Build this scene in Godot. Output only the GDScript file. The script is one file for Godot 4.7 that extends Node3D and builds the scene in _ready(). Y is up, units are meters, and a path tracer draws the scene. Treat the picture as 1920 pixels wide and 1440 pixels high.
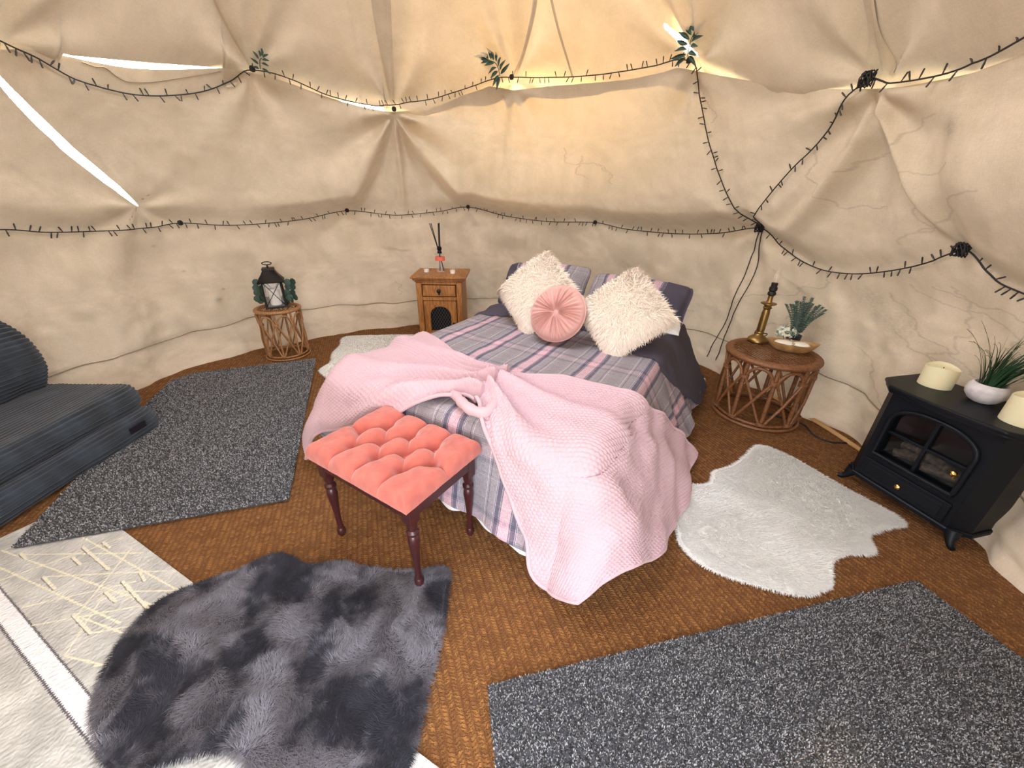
extends Node3D
# A glamping dome tent: canvas liner on a geodesic frame, bed with blanket, stool, rugs, rattan tables, stove.
# World metres, y up. The tent's centre on the floor is CX, CZ.

const CX := -0.41
const CZ := -1.82
const CY := 0.3
const RAD := 2.6

var rng := RandomNumberGenerator.new()
var nz := FastNoiseLite.new()
var nf := FastNoiseLite.new()
var M := {}
var names := {}

func _ready() -> void:
	rng.seed = 7
	nz.seed = 3; nz.frequency = 1.0; nz.fractal_octaves = 3
	nf.seed = 9; nf.frequency = 1.0; nf.fractal_octaves = 2
	set_camera_and_light()
	make_materials()
	build_floor()
	build_tent()
	build_rugs()
	build_bed()
	build_blanket()
	build_cushions()
	build_stool()
	build_sofa()
	build_cabinet()
	build_tables()
	build_stove()
	build_strings()
	build_sprigs()
	build_cords()

func set_camera_and_light() -> void:
	var cam := Camera3D.new()
	cam.name = "camera"
	cam.position = Vector3(0, 1.35, 0)
	cam.rotation_degrees = Vector3(-26, 0, 1)
	cam.fov = rad_to_deg(2.0 * atan(720.0 / 721.0))
	cam.near = 0.02
	cam.current = true
	add_child(cam)
	var we := WorldEnvironment.new()
	we.name = "environment"
	var e := Environment.new()
	e.background_mode = Environment.BG_SKY
	var sky := Sky.new()
	var sm := ProceduralSkyMaterial.new()
	sm.sky_top_color = Color(0.93, 0.96, 1.0)
	sm.sky_horizon_color = Color(0.98, 0.985, 1.0)
	sm.sky_curve = 0.2
	sm.ground_bottom_color = Color(0.62, 0.64, 0.58)
	sm.ground_horizon_color = Color(0.80, 0.82, 0.78)
	sm.sun_angle_max = 1.0
	sky.sky_material = sm
	e.sky = sky
	e.background_energy_multiplier = 11.5
	e.tonemap_mode = Environment.TONE_MAPPER_LINEAR
	e.tonemap_exposure = 1.0
	e.sdfgi_enabled = true
	e.ssao_enabled = true
	e.ssil_enabled = true
	we.environment = e
	add_child(we)
	# low warm sun reaching one upper panel of the canvas from outside, between the trees
	var sp := SpotLight3D.new()
	sp.name = "sun_shaft"
	var target := dome(22.0, 2.30, 0.0)
	sp.position = target + Vector3(0.75, 1.5, -1.6) * 1.3
	sp.look_at_from_position(sp.position, target, Vector3.UP)
	sp.light_color = Color(1.0, 0.83, 0.55)
	sp.light_energy = 620.0
	sp.spot_angle = 24.0
	sp.spot_angle_attenuation = 1.0
	sp.spot_range = 20.0
	sp.spot_attenuation = 2.0
	sp.light_size = 0.1
	sp.shadow_enabled = true
	add_child(sp)

# ------------------------------------------------------------------ helpers
func numbered(called: String) -> String:
	var n: int = names.get(called, 0)
	names[called] = n + 1
	return called if n == 0 else "%s_%03d" % [called, n]

func tag(o: Node3D, label: String, category: String, group := "") -> void:
	o.set_meta("label", label)
	o.set_meta("category", category)
	if group != "":
		o.set_meta("group", group)

func thing(called: String, label: String, category: String, at := Vector3.ZERO, turn := 0.0, group := "") -> Node3D:
	var o := Node3D.new()
	o.name = numbered(called)
	o.position = at
	o.rotation.y = turn
	add_child(o)
	tag(o, label, category, group)
	return o

func put(mesh: Mesh, called: String, mat: Material, parent: Node3D = self) -> MeshInstance3D:
	var o := MeshInstance3D.new()
	o.mesh = mesh
	o.material_override = null
	if mesh is ArrayMesh:
		for i in mesh.get_surface_count():
			(mesh as ArrayMesh).surface_set_material(i, mat)
	else:
		o.material_override = mat
	o.name = numbered(called) if parent == self else called
	parent.add_child(o, true)
	return o

func structure(o: Node3D) -> Node3D:
	o.set_meta("kind", "structure")
	return o

class Mb:
	var v := PackedVector3Array()
	var n := PackedVector3Array()
	var uv := PackedVector2Array()
	var ix := PackedInt32Array()
	var xf := Transform3D()
	func grid(nu: int, nv: int, f: Callable, flip := false, uvf = null, skip = null) -> Mb:
		var b := v.size()
		for j in nv + 1:
			for i in nu + 1:
				var a := float(i) / nu
				var c := float(j) / nv
				v.append(xf * (f.call(a, c) as Vector3))
				n.append(Vector3.ZERO)
				uv.append(uvf.call(a, c) if uvf != null else Vector2(a, c))
		for j in nv:
			for i in nu:
				if skip != null and skip.call((i + 0.5) / nu, (j + 0.5) / nv):
					continue
				var p := b + j * (nu + 1) + i
				var q := p + nu + 1
				if flip:
					tri(p, p + 1, q)
					tri(p + 1, q + 1, q)
				else:
					tri(p, q, p + 1)
					tri(p + 1, q, q + 1)
		for k in range(b, v.size()):
			n[k] = n[k].normalized() if n[k].length_squared() > 1e-20 else Vector3.UP
		return self
	func tri(a: int, c: int, d: int) -> void:   # clockwise seen from the front
		ix.append(a); ix.append(c); ix.append(d)
		var m := (v[d] - v[a]).cross(v[c] - v[a])
		n[a] += m; n[c] += m; n[d] += m
	func flat_quad(a: Vector3, b: Vector3, c: Vector3, d: Vector3, nn: Array = []) -> void: # order around
		var k := v.size()
		var m := (c - a).cross(b - a)
		if nn.size() == 4:
			m = nn[0] + nn[1] + nn[2] + nn[3]
		m = (xf.basis * m).normalized()
		for t in 4:
			var p: Vector3 = [a, b, c, d][t]
			v.append(xf * p)
			n.append((xf.basis * (nn[t] as Vector3)).normalized() if nn.size() == 4 else m)
			uv.append([Vector2(0, 0), Vector2(1, 0), Vector2(1, 1), Vector2(0, 1)][t])
		var face := (v[k + 2] - v[k]).cross(v[k + 1] - v[k])
		if face.dot(m) >= 0:
			ix.append_array([k, k + 1, k + 2, k, k + 2, k + 3])
		else:
			ix.append_array([k, k + 2, k + 1, k, k + 3, k + 2])
	func box(c: Vector3, s: Vector3, bev := 0.004) -> Mb:
		var h := s * 0.5
		bev = minf(bev, minf(h.x, minf(h.y, h.z)) * 0.95)
		var i := h - Vector3.ONE * bev
		var ax := [Vector3.RIGHT, Vector3.UP, Vector3.BACK]
		for k in 3:
			var u: Vector3 = ax[k]; var p: Vector3 = ax[(k + 1) % 3]; var q: Vector3 = ax[(k + 2) % 3]
			for sg in [-1.0, 1.0]:
				var o: Vector3 = c + u * h[k] * sg
				var pp: Vector3 = p * i[(k + 1) % 3]; var qq: Vector3 = q * i[(k + 2) % 3]
				var N: Vector3 = u * sg
				flat_quad(o - pp - qq, o + pp - qq, o + pp + qq, o - pp + qq, [N, N, N, N])
				for sg2 in [-1.0, 1.0]:   # edge between faces k and k+1
					var N2: Vector3 = p * sg2
					var a0: Vector3 = c + u * h[k] * sg + p * i[(k + 1) % 3] * sg2
					var a1: Vector3 = c + u * i[k] * sg + p * h[(k + 1) % 3] * sg2
					flat_quad(a0 - qq, a0 + qq, a1 + qq, a1 - qq, [N, N, N2, N2])
		for sx in [-1.0, 1.0]:
			for sy in [-1.0, 1.0]:
				for sz in [-1.0, 1.0]:
					var S := Vector3(sx, sy, sz)
					var A := c + Vector3(h.x, i.y, i.z) * S
					var B := c + Vector3(i.x, h.y, i.z) * S
					var D := c + Vector3(i.x, i.y, h.z) * S
					flat_quad(A, B, D, D, [Vector3(sx, 0, 0), Vector3(0, sy, 0), Vector3(0, 0, sz), Vector3(0, 0, sz)])
		return self
	func tube(pts: Array, rad: Variant, sides := 8, closed := false, caps := true) -> Mb:
		var m := pts.size()
		var b := v.size()
		var t0: Vector3 = ((pts[1] as Vector3) - pts[0]).normalized()
		var up := Vector3.UP if absf(t0.y) < 0.9 else Vector3.RIGHT
		var side := up.cross(t0).normalized()
		var len := 0.0
		for k in m:
			var pv: Vector3 = pts[k]
			var a: Vector3 = pts[(k - 1 + m) % m] if closed or k > 0 else pts[0]
			var c: Vector3 = pts[(k + 1) % m] if closed or k < m - 1 else pts[m - 1]
			var t := (c - a).normalized()
			side = (side - t * side.dot(t)).normalized()
			var other := t.cross(side)
			var r: float = rad[k] if rad is Array else rad
			if k > 0:
				len += pv.distance_to(pts[k - 1])
			for s in sides + 1:
				var w := TAU * s / sides
				var d := side * cos(w) + other * sin(w)
				v.append(xf * (pv + d * r))
				n.append((xf.basis * d).normalized())
				uv.append(Vector2(float(s) / sides, len))
		var rings := m if closed else m - 1
		for k in rings:
			for s in sides:
				var p := b + k * (sides + 1) + s
				var q := b + ((k + 1) % m) * (sides + 1) + s
				ix.append_array([p, q, p + 1, p + 1, q, q + 1])
		if caps and not closed:
			for e in [0, m - 1]:
				var k0 := v.size()
				var dirv: Vector3 = (pts[0] - pts[1]) if e == 0 else (pts[m - 1] - pts[m - 2])
				dirv = (xf.basis * dirv).normalized()
				v.append(xf * (pts[e] as Vector3)); n.append(dirv); uv.append(Vector2.ZERO)
				for s in sides + 1:
					v.append(v[b + e * (sides + 1) + s]); n.append(dirv); uv.append(Vector2.ZERO)
				for s in sides:
					if e == 0: ix.append_array([k0, k0 + 1 + s, k0 + 2 + s])
					else: ix.append_array([k0, k0 + 2 + s, k0 + 1 + s])
		return self
	func lathe(prof: Array, seg := 24) -> Mb:   # Vector2(radius, y), from bottom to top on the outside
		var runs := []
		var cur := [prof[0]]
		for k in range(1, prof.size()):
			cur.append(prof[k])
			if k < prof.size() - 1:
				var d1: Vector2 = (prof[k] - prof[k - 1]); var d2: Vector2 = (prof[k + 1] - prof[k])
				if absf(d1.angle_to(d2)) > 0.7:
					runs.append(cur); cur = [prof[k]]
		runs.append(cur)
		for r in runs:
			var m: int = r.size()
			var f := func(a: float, c: float) -> Vector3:
				var k := mini(int(round(c * (m - 1))), m - 1)
				var p: Vector2 = r[k]
				return Vector3(p.x * cos(a * TAU), p.y, -p.x * sin(a * TAU))
			var b := v.size()
			grid(seg, m - 1, f, true)
			for j in m:   # close the seam's normals
				var i0 := b + j * (seg + 1)
				var s := (n[i0] + n[i0 + seg]).normalized()
				n[i0] = s; n[i0 + seg] = s
		return self
	func mesh(second_uv := false) -> ArrayMesh:
		var a := []
		a.resize(Mesh.ARRAY_MAX)
		a[Mesh.ARRAY_VERTEX] = v
		a[Mesh.ARRAY_NORMAL] = n
		a[Mesh.ARRAY_TEX_UV] = uv
		if second_uv:
			a[Mesh.ARRAY_TEX_UV2] = uv
		a[Mesh.ARRAY_INDEX] = ix
		var am := ArrayMesh.new()
		am.add_surface_from_arrays(Mesh.PRIMITIVE_TRIANGLES, a)
		return am

func mb(xf := Transform3D()) -> Mb:
	var m := Mb.new()
	m.xf = xf
	return m

func ss(a: float, b: float, x: float) -> float:
	return smoothstep(a, b, x)

func lerp_list(list: Array, x: float) -> float:   # list of Vector2(x, value), x rising
	if x <= list[0].x:
		return list[0].y
	for k in range(1, list.size()):
		if x <= list[k].x:
			return lerpf(list[k - 1].y, list[k].y, (x - list[k - 1].x) / (list[k].x - list[k - 1].x))
	return list[-1].y

func curve(pts: Array, per := 8, closed := false) -> Array:   # Catmull-Rom through points of any vector kind
	var out := []
	var m := pts.size()
	for k in (m if closed else m - 1):
		var p0 = pts[(k - 1 + m) % m] if closed or k > 0 else pts[0]
		var p1 = pts[k]
		var p2 = pts[(k + 1) % m]
		var p3 = pts[(k + 2) % m] if closed or k < m - 2 else pts[m - 1]
		for i in per:
			var t := float(i) / per
			out.append(0.5 * ((2.0 * p1) + (p2 - p0) * t + (2.0 * p0 - 5.0 * p1 + 4.0 * p2 - p3) * t * t + (3.0 * p1 - p0 - 3.0 * p2 + p3) * t * t * t))
	if not closed:
		out.append(pts[m - 1])
	return out

func dome(th: float, y: float, inward := 0.0) -> Vector3:
	var r := sqrt(maxf(RAD * RAD - (y - CY) * (y - CY), 0.0)) - inward
	var t := deg_to_rad(th)
	return Vector3(CX + r * sin(t), y, CZ - r * cos(t))

# ------------------------------------------------------------------ materials
func mat(c: Color, rough := 0.8, metal := 0.0) -> StandardMaterial3D:
	var m := StandardMaterial3D.new()
	m.albedo_color = c
	m.roughness = rough
	m.metallic = metal
	m.cull_mode = BaseMaterial3D.CULL_DISABLED
	return m

func c8(r: int, g: int, b: int) -> Color:
	return Color(r / 255.0, g / 255.0, b / 255.0)

func image_tex(w: int, h: int, f: Callable) -> ImageTexture:
	var im := Image.create(w, h, false, Image.FORMAT_RGB8)
	for y in h:
		for x in w:
			im.set_pixel(x, y, f.call(x, y))
	return ImageTexture.create_from_image(im)

func noise_tex(freq: float, colors: Array, offs: Array, size := 512, oct := 4, seed_ := 1, typ := FastNoiseLite.TYPE_SIMPLEX_SMOOTH) -> NoiseTexture2D:
	var t := NoiseTexture2D.new()
	var n := FastNoiseLite.new()
	n.noise_type = typ
	n.frequency = freq
	n.fractal_octaves = oct
	n.seed = seed_
	t.noise = n
	t.width = size; t.height = size
	t.seamless = true
	var g := Gradient.new()
	g.colors = PackedColorArray(colors)
	g.offsets = PackedFloat32Array(offs)
	t.color_ramp = g
	return t

func tri(m: StandardMaterial3D, scale: float) -> StandardMaterial3D:
	m.uv1_triplanar = true
	m.uv1_scale = Vector3.ONE * scale
	return m

func hash2(x: int, y: int) -> float:
	var h := (x * 374761393 + y * 668265263) & 0x7fffffff
	h = ((h ^ (h >> 13)) * 1274126177) & 0x7fffffff
	return float((h ^ (h >> 16)) & 0xffff) / 65535.0

func make_materials() -> void:
	# canvas: a mottled calico that lets some daylight through
	var cv := mat(Color.WHITE, 0.95)
	cv.albedo_texture = image_tex(640, 640, func(x: int, y: int) -> Color:
		# blotches that repeat over the tile, thread slubs and grain
		var u := x / 640.0 * TAU; var w := y / 640.0 * TAU
		var bl := nz.get_noise_3d(cos(u) * 1.3 + 4.0, sin(u) * 1.3, cos(w) * 1.3 + 2.0 * sin(w))
		var thread := nf.get_noise_2d(x * 0.04, y * 0.9) + nf.get_noise_2d(x * 0.9 + 90.0, y * 0.04)
		var k := 1.0 + 0.07 * bl + 0.035 * thread + 0.06 * (hash2(x, y) - 0.5)
		return Color(0.832 * k, 0.764 * k, 0.668 * (k + 0.02 * bl)))
	cv.uv1_triplanar = true
	cv.uv1_world_triplanar = true
	cv.uv1_scale = Vector3.ONE * 0.9
	cv.heightmap_enabled = true
	cv.heightmap_texture = noise_tex(0.35, [Color.BLACK, Color.WHITE], [0.25, 0.75], 1024, 3, 8)
	cv.heightmap_scale = 0.06
	cv.backlight_enabled = true
	cv.backlight = Color(0.17, 0.17, 0.17)
	M.canvas = cv
	var wall_cv: StandardMaterial3D = cv.duplicate()
	wall_cv.detail_enabled = true
	wall_cv.detail_blend_mode = BaseMaterial3D.BLEND_MODE_MUL
	wall_cv.detail_uv_layer = BaseMaterial3D.DETAIL_UV_2
	wall_cv.detail_albedo = stain_tex()
	M.wall_canvas = wall_cv
	var tape := mat(c8(186, 166, 138), 0.95)
	M.tape = cv
	M.seam = mat(c8(150, 132, 110), 0.95)
	# coir: slanted strands in zigzag rows
	var W := 640
	var hgt := Image.create(W, W, false, Image.FORMAT_RGB8)
	var col := Image.create(W, W, false, Image.FORMAT_RGB8)
	var band := 64.0
	for y in W:
		for x in W:
			var bi := int(x / band)
			var fx := (x - bi * band) / band
			var sl := 1.0 if bi % 2 == 0 else -1.0
			var wob := nf.get_noise_2d(x * 0.03, y * 0.03) * 14.0
			var yy := fposmod(y + sl * fx * 30.0 + wob + (16.0 if bi % 2 == 1 else 0.0), W)
			var row := int(yy / 32.0)
			var fy := (yy - row * 32.0) / 32.0
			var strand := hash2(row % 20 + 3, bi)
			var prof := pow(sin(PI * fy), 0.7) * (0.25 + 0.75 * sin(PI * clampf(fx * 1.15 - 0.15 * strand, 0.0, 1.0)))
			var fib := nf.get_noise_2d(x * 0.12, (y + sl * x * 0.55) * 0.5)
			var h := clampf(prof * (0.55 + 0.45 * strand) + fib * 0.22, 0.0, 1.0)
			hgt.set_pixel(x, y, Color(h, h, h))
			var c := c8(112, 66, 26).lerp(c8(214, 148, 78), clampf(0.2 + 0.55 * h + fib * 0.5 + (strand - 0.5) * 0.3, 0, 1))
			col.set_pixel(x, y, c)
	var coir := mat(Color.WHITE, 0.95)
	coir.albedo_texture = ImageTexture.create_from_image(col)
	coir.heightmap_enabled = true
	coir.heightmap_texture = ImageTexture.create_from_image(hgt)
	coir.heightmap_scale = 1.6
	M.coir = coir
	# plain stuffs
	M.wood_plain = mat(c8(196, 152, 98), 0.7)
	M.black_metal = mat(c8(12, 16, 23), 0.45)
	M.black_metal.metallic_specular = 0.35
	M.stove_dark = mat(c8(10, 13, 19), 0.6)
	M.brass = mat(c8(158, 128, 80), 0.4, 1.0)
	M.gold = mat(c8(214, 170, 96), 0.25, 1.0)
	M.wax = mat(c8(236, 226, 188), 0.6)
	M.wax.subsurf_scatter_enabled = true
	M.wax.subsurf_scatter_strength = 0.3
	M.wax_white = mat(c8(244, 238, 228), 0.6)
	M.cable = mat(c8(30, 27, 30), 0.6)
	M.bulb_clear = mat(c8(52, 46, 44), 0.4)
	M.glass = mat(Color(1, 1, 1, 0.08), 0.03)
	M.glass.transparency = BaseMaterial3D.TRANSPARENCY_ALPHA
	M.dark_glass = mat(Color(0.02, 0.03, 0.04, 0.45), 0.05)
	M.dark_glass.transparency = BaseMaterial3D.TRANSPARENCY_ALPHA
	M.iron = mat(c8(46, 42, 42), 0.5, 0.6)
	M.leaf_dark = mat(c8(44, 70, 58), 0.55)
	M.leaf_euc = mat(c8(118, 140, 130), 0.65)
	M.leaf_grass = mat(c8(32, 66, 40), 0.5)
	M.petal = mat(c8(214, 220, 200), 0.8)
	# rattan
	var rt := mat(Color.WHITE, 0.5)
	rt.albedo_texture = noise_tex(0.03, [c8(70, 42, 24), c8(112, 70, 40), c8(142, 94, 56), c8(88, 54, 30)], [0.0, 0.35, 0.7, 1.0], 256, 4, 11)
	M.rattan = tri(rt, 7.0)
	var rl := mat(Color.WHITE, 0.5)
	rl.albedo_texture = noise_tex(0.03, [c8(104, 66, 38), c8(150, 104, 64), c8(178, 130, 84), c8(126, 82, 50)], [0.0, 0.35, 0.7, 1.0], 256, 4, 12)
	M.rattan_light = tri(rl, 7.0)
	# pine
	var pn := mat(Color.WHITE, 0.45)
	pn.albedo_texture = image_tex(256, 256, func(x: int, y: int) -> Color:
		var w := nz.get_noise_2d(x * 0.012, y * 0.0025) * 7.0
		var ring := 0.5 + 0.5 * sin((x * 0.10 + w) * 2.0)
		var fine := nf.get_noise_2d(x * 0.5, y * 0.02) * 0.35
		return c8(132, 82, 38).lerp(c8(188, 128, 68), clampf(ring * 0.6 + 0.25 + fine, 0, 1)))
	M.pine = tri(pn, 2.6)
	M.mahogany = mat(c8(58, 22, 24), 0.3)
	M.mahogany.clearcoat_enabled = true
	M.mahogany.clearcoat = 0.3
	# velvet
	var vel := mat(Color.WHITE, 0.85)
	vel.albedo_texture = noise_tex(0.02, [c8(178, 86, 74), c8(194, 102, 86)], [0.2, 0.8], 256, 5, 21)
	vel.rim_enabled = true
	vel.rim = 1.0
	vel.rim_tint = 0.35
	M.velvet = tri(vel, 3.0)
	M.button = mat(c8(204, 92, 80), 0.8)
	var pv := mat(c8(208, 158, 150), 0.85)
	pv.rim_enabled = true; pv.rim = 0.8; pv.rim_tint = 0.6
	M.pink_velvet = pv
	# blanket
	var bl := mat(c8(200, 168, 175), 0.95)
	bl.rim_enabled = true; bl.rim = 0.5; bl.rim_tint = 0.7
	M.blanket = bl
	M.navy_cloth = mat(c8(70, 64, 78), 0.9)
	M.white_cloth = mat(c8(226, 222, 220), 0.9)
	# plaid: 0.31 m repeat
	M.plaid_tex = image_tex(512, 512, plaid)
	var pl := mat(Color.WHITE, 0.92)
	pl.albedo_texture = M.plaid_tex
	M.plaid = pl
	# corduroy
	var cd := mat(Color.WHITE, 0.9)
	cd.albedo_texture = noise_tex(0.012, [c8(20, 27, 36), c8(32, 41, 52), c8(48, 58, 70)], [0.2, 0.55, 0.9], 512, 5, 31)
	cd.rim_enabled = true; cd.rim = 0.6; cd.rim_tint = 0.3
	M.cord = tri(cd, 1.2)
	M.label_black = mat(c8(24, 20, 30), 0.5)
	# fur and pile, tinted per tuft
	M.tuft = mat(Color.WHITE, 0.9)
	M.tuft.vertex_color_use_as_albedo = true
	M.rug_base = mat(c8(72, 72, 78), 1.0)
	M.fur_white = mat(c8(250, 247, 241), 1.0)
	M.fur_grey = mat(c8(62, 60, 70), 1.0)
	M.fur_cream = mat(c8(242, 226, 208), 1.0)
	# pale patterned rug
	var pr := mat(Color.WHITE, 0.95)
	pr.albedo_texture = pattern_rug()
	pr.heightmap_enabled = true
	pr.heightmap_texture = noise_tex(0.3, [Color.BLACK, Color.WHITE], [0.2, 0.8], 512, 2, 41)
	pr.heightmap_scale = 0.3
	M.pattern_rug = pr
	var stone := mat(Color.WHITE, 0.7)
	stone.albedo_texture = noise_tex(0.02, [c8(190, 182, 186), c8(226, 220, 220), c8(236, 232, 230)], [0.2, 0.6, 0.9], 128, 4, 51)
	M.stone = tri(stone, 6.0)

func stain_tex() -> ImageTexture:   # damp tide marks on the wall cloth; x is the angle from -180 to 180, y the height from 0 at the foot to 2 m
	var W := 2048
	var H := 700
	var im := Image.create(W, H, false, Image.FORMAT_RGBA8)
	im.fill(Color.WHITE)
	var r := RandomNumberGenerator.new()
	r.seed = 5
	var walk := func(th: float, y: float, steps: int, drift: float, dark: float) -> void:
		var p := Vector2((th + 180.0) / 360.0 * W, y / 2.0 * H)
		var ang := -PI / 2.0 + drift
		for k in steps:
			ang = lerpf(ang, -PI / 2.0 + drift, 0.12) + r.randf_range(-0.55, 0.55)
			p += Vector2(cos(ang), sin(ang))
			var f := dark * (0.5 + 0.5 * r.randf())
			for d in [Vector2i(0, 0), Vector2i(1, 0), Vector2i(0, 1)]:
				var X := clampi(int(p.x) + d.x, 0, W - 1)
				var Y := clampi(int(p.y) + d.y, 0, H - 1)
				im.set_pixel(X, Y, Color(1.0 - f, 1.0 - f * 1.04, 1.0 - f * 1.0))
	for q in [[87.0, 0.98, 210, 0.5], [84.5, 0.97, 240, 0.7], [82.0, 0.90, 150, 0.9], [74.0, 0.95, 170, 0.15], [73.0, 0.62, 90, -0.9], [79.0, 0.55, 120, 0.3], [89.0, 1.0, 260, 0.35], [71.0, 1.62, 160, 0.6], [88.0, 1.68, 110, -0.8], [91.0, 1.5, 150, -0.6], [95.0, 1.4, 120, -0.4], [23.0, 1.72, 120, 0.6], [27.0, 1.66, 70, -0.2], [31.0, 1.6, 60, 0.5], [54.0, 1.95, 60, 0.2], [84.0, 0.7, 160, 0.4], [-20.0, 0.5, 60, 0.3]]:
		walk.call(q[0], q[1], q[2], q[3], 0.10)
	for q in [[-56.0, 0.52, 7, 0.30], [-54.5, 0.60, 4, 0.2], [-60.0, 0.78, 3, 0.2], [-63.0, 0.98, 3, 0.2], [80.0, 0.85, 26, 0.10], [84.0, 0.75, 34, 0.09], [76.0, 0.5, 30, 0.07], [90.0, 1.62, 12, 0.12], [-70.0, 1.55, 40, 0.06]]:
		var c := Vector2((q[0] + 180.0) / 360.0 * W, q[1] / 2.0 * H)
		var R: int = q[2]
		for dy in range(-2 * R, 2 * R + 1):
			for dx in range(-R, R + 1):
				var e := exp(-(dx * dx / float(R * R) * 4.0 + dy * dy / float(R * R)))
				var f: float = q[3] * e * (0.7 + 0.8 * nf.get_noise_2d((c.x + dx) * 0.3, (c.y + dy) * 0.3))
				var X := clampi(int(c.x) + dx, 0, W - 1)
				var Y := clampi(int(c.y) + dy, 0, H - 1)
				var o := im.get_pixel(X, Y)
				im.set_pixel(X, Y, Color(o.r * (1.0 - f), o.g * (1.0 - f), o.b * (1.0 - f)))
	return ImageTexture.create_from_image(im)

func plaid(x: int, y: int) -> Color:
	var u := x / 512.0
	var w := y / 512.0
	var a := plaid_axis(u, 1.0)
	var b := plaid_axis(fposmod(w + 0.2, 1.0), 0.32)
	var t := 0.34 + 0.12 * nz.get_noise_2d(x * 0.04, y * 0.008)
	var c := a.lerp(b, t)
	var k := 0.97 + 0.14 * (hash2(x / 2, y / 3) - 0.5) + 0.16 * nf.get_noise_2d(x * 0.25, y * 0.03) + 0.08 * nf.get_noise_2d(x * 0.03 + 50, y * 0.25)
	return Color(c.r * k, c.g * k, c.b * k)

func plaid_axis(u: float, strong: float) -> Color:
	var base := c8(150, 142, 147)
	var navy := c8(80, 74, 96)
	var pink := c8(224, 178, 188)
	var white := c8(214, 208, 212)
	var c := base
	var d := absf(u - 0.5)
	if d < 0.075: c = pink
	elif d < 0.085: c = navy
	elif d < 0.10: c = base
	elif d < 0.165: c = navy
	elif d < 0.172: c = white
	elif d < 0.185: c = navy
	elif d < 0.192: c = white
	elif d > 0.30 and d < 0.31: c = navy
	elif d > 0.34 and d < 0.35: c = white
	elif d > 0.42: c = c8(142, 134, 140)
	return base.lerp(c, 0.45 + 0.55 * strong)

# pattern coordinates: e along the rug (m), f across it (m), 1.9 x 1.9 m on 1024 px
func pattern_rug() -> ImageTexture:
	var S := 1024
	var px := 1.9 / S
	var im := Image.create(S, S, false, Image.FORMAT_RGB8)
	for y in S:
		for x in S:
			var e := x * px
			var f := y * px
			var n := nz.get_noise_2d(e * 5.0, f * 9.0)
			var g := nf.get_noise_2d(e * 60.0, f * 14.0)
			var k := 0.73 + 0.10 * n + 0.06 * g + 0.05 * (hash2(x, y) - 0.5)
			var c := Color(k * 0.99, k * 0.98, k * 0.95)
			var wob := 0.002 * nf.get_noise_2d(e * 80.0, 3.0)
			if f > 0.342 and f < 0.388:
				var q := 0.90 + 0.05 * g
				c = Color(q, q * 0.985, q * 0.99)
			if absf(f - 0.34 - wob) < 0.0025 + 0.0015 * sin(e * 700.0) or absf(f - 0.39 - wob) < 0.0030 + 0.002 * sin(e * 620.0):
				c = Color(0.36, 0.34, 0.36)
			im.set_pixel(x, y, c)
	var yel := c8(218, 212, 186)
	var thin := [[0.05, 0.12, 1.2, 0.02], [0.10, 0.28, 1.0, 0.10], [0.10, 0.33, 0.9, 0.2], [0.42, 0.25, 0.80, 0.02], [0.53, 0.33, 0.75, 0.10], [0.20, 0.25, 0.62, 0.02], [0.72, 0.26, 1.2, 0.16], [0.86, 0.26, 1.05, 0.10],
		[0.65, 0.34, 0.92, 0.11], [0.69, 0.18, 0.98, 0.02], [0.88, 0.33, 1.3, 0.20], [0.74, 0.26, 0.55, 0.03], [0.88, 0.33, 0.71, 0.17], [0.30, 0.33, 0.45, 0.02], [1.0, 0.3, 1.4, 0.05], [1.1, 0.32, 1.7, 0.12], [1.3, 0.3, 1.8, 0.02]]
	for l in thin:
		stroke(im, Vector2(l[0], l[1]), Vector2(l[2], l[3]), 0.0016, yel, px)
	var thick := [[0.37, 0.12, 0.60, 0.12], [0.71, 0.12, 0.93, 0.13], [0.41, 0.07, 0.47, 0.07], [0.40, 0.16, 0.47, 0.16], [0.72, 0.07, 0.78, 0.08], [0.72, 0.26, 0.86, 0.26], [0.19, 0.25, 0.24, 0.25], [0.71, 0.17, 0.79, 0.17], [0.42, 0.25, 0.53, 0.25], [1.1, 0.1, 1.3, 0.1], [1.4, 0.2, 1.6, 0.2]]
	for l in thick:
		stroke(im, Vector2(l[0], l[1] + 0.004), Vector2(l[2], l[3] + 0.004), 0.002, c8(128, 120, 110), px)
		stroke(im, Vector2(l[0], l[1]), Vector2(l[2], l[3]), 0.003, c8(218, 213, 192), px)
	return ImageTexture.create_from_image(im)

func stroke(im: Image, a: Vector2, b: Vector2, w: float, c: Color, px: float) -> void:
	var steps := int(a.distance_to(b) / px)
	for k in steps + 1:
		var p := a.lerp(b, float(k) / maxi(steps, 1))
		var ww := w * (0.7 + 0.6 * hash2(k / 6, int(a.x * 900.0)))
		var r := int(ceil(ww / px))
		for dy in range(-r, r + 1):
			for dx in range(-r, r + 1):
				if dx * dx + dy * dy <= r * r:
					var X := int(p.x / px) + dx
					var Y := int(p.y / px) + dy
					if X >= 0 and Y >= 0 and X < im.get_width() and Y < im.get_height():
						im.set_pixel(X, Y, c)

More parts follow.
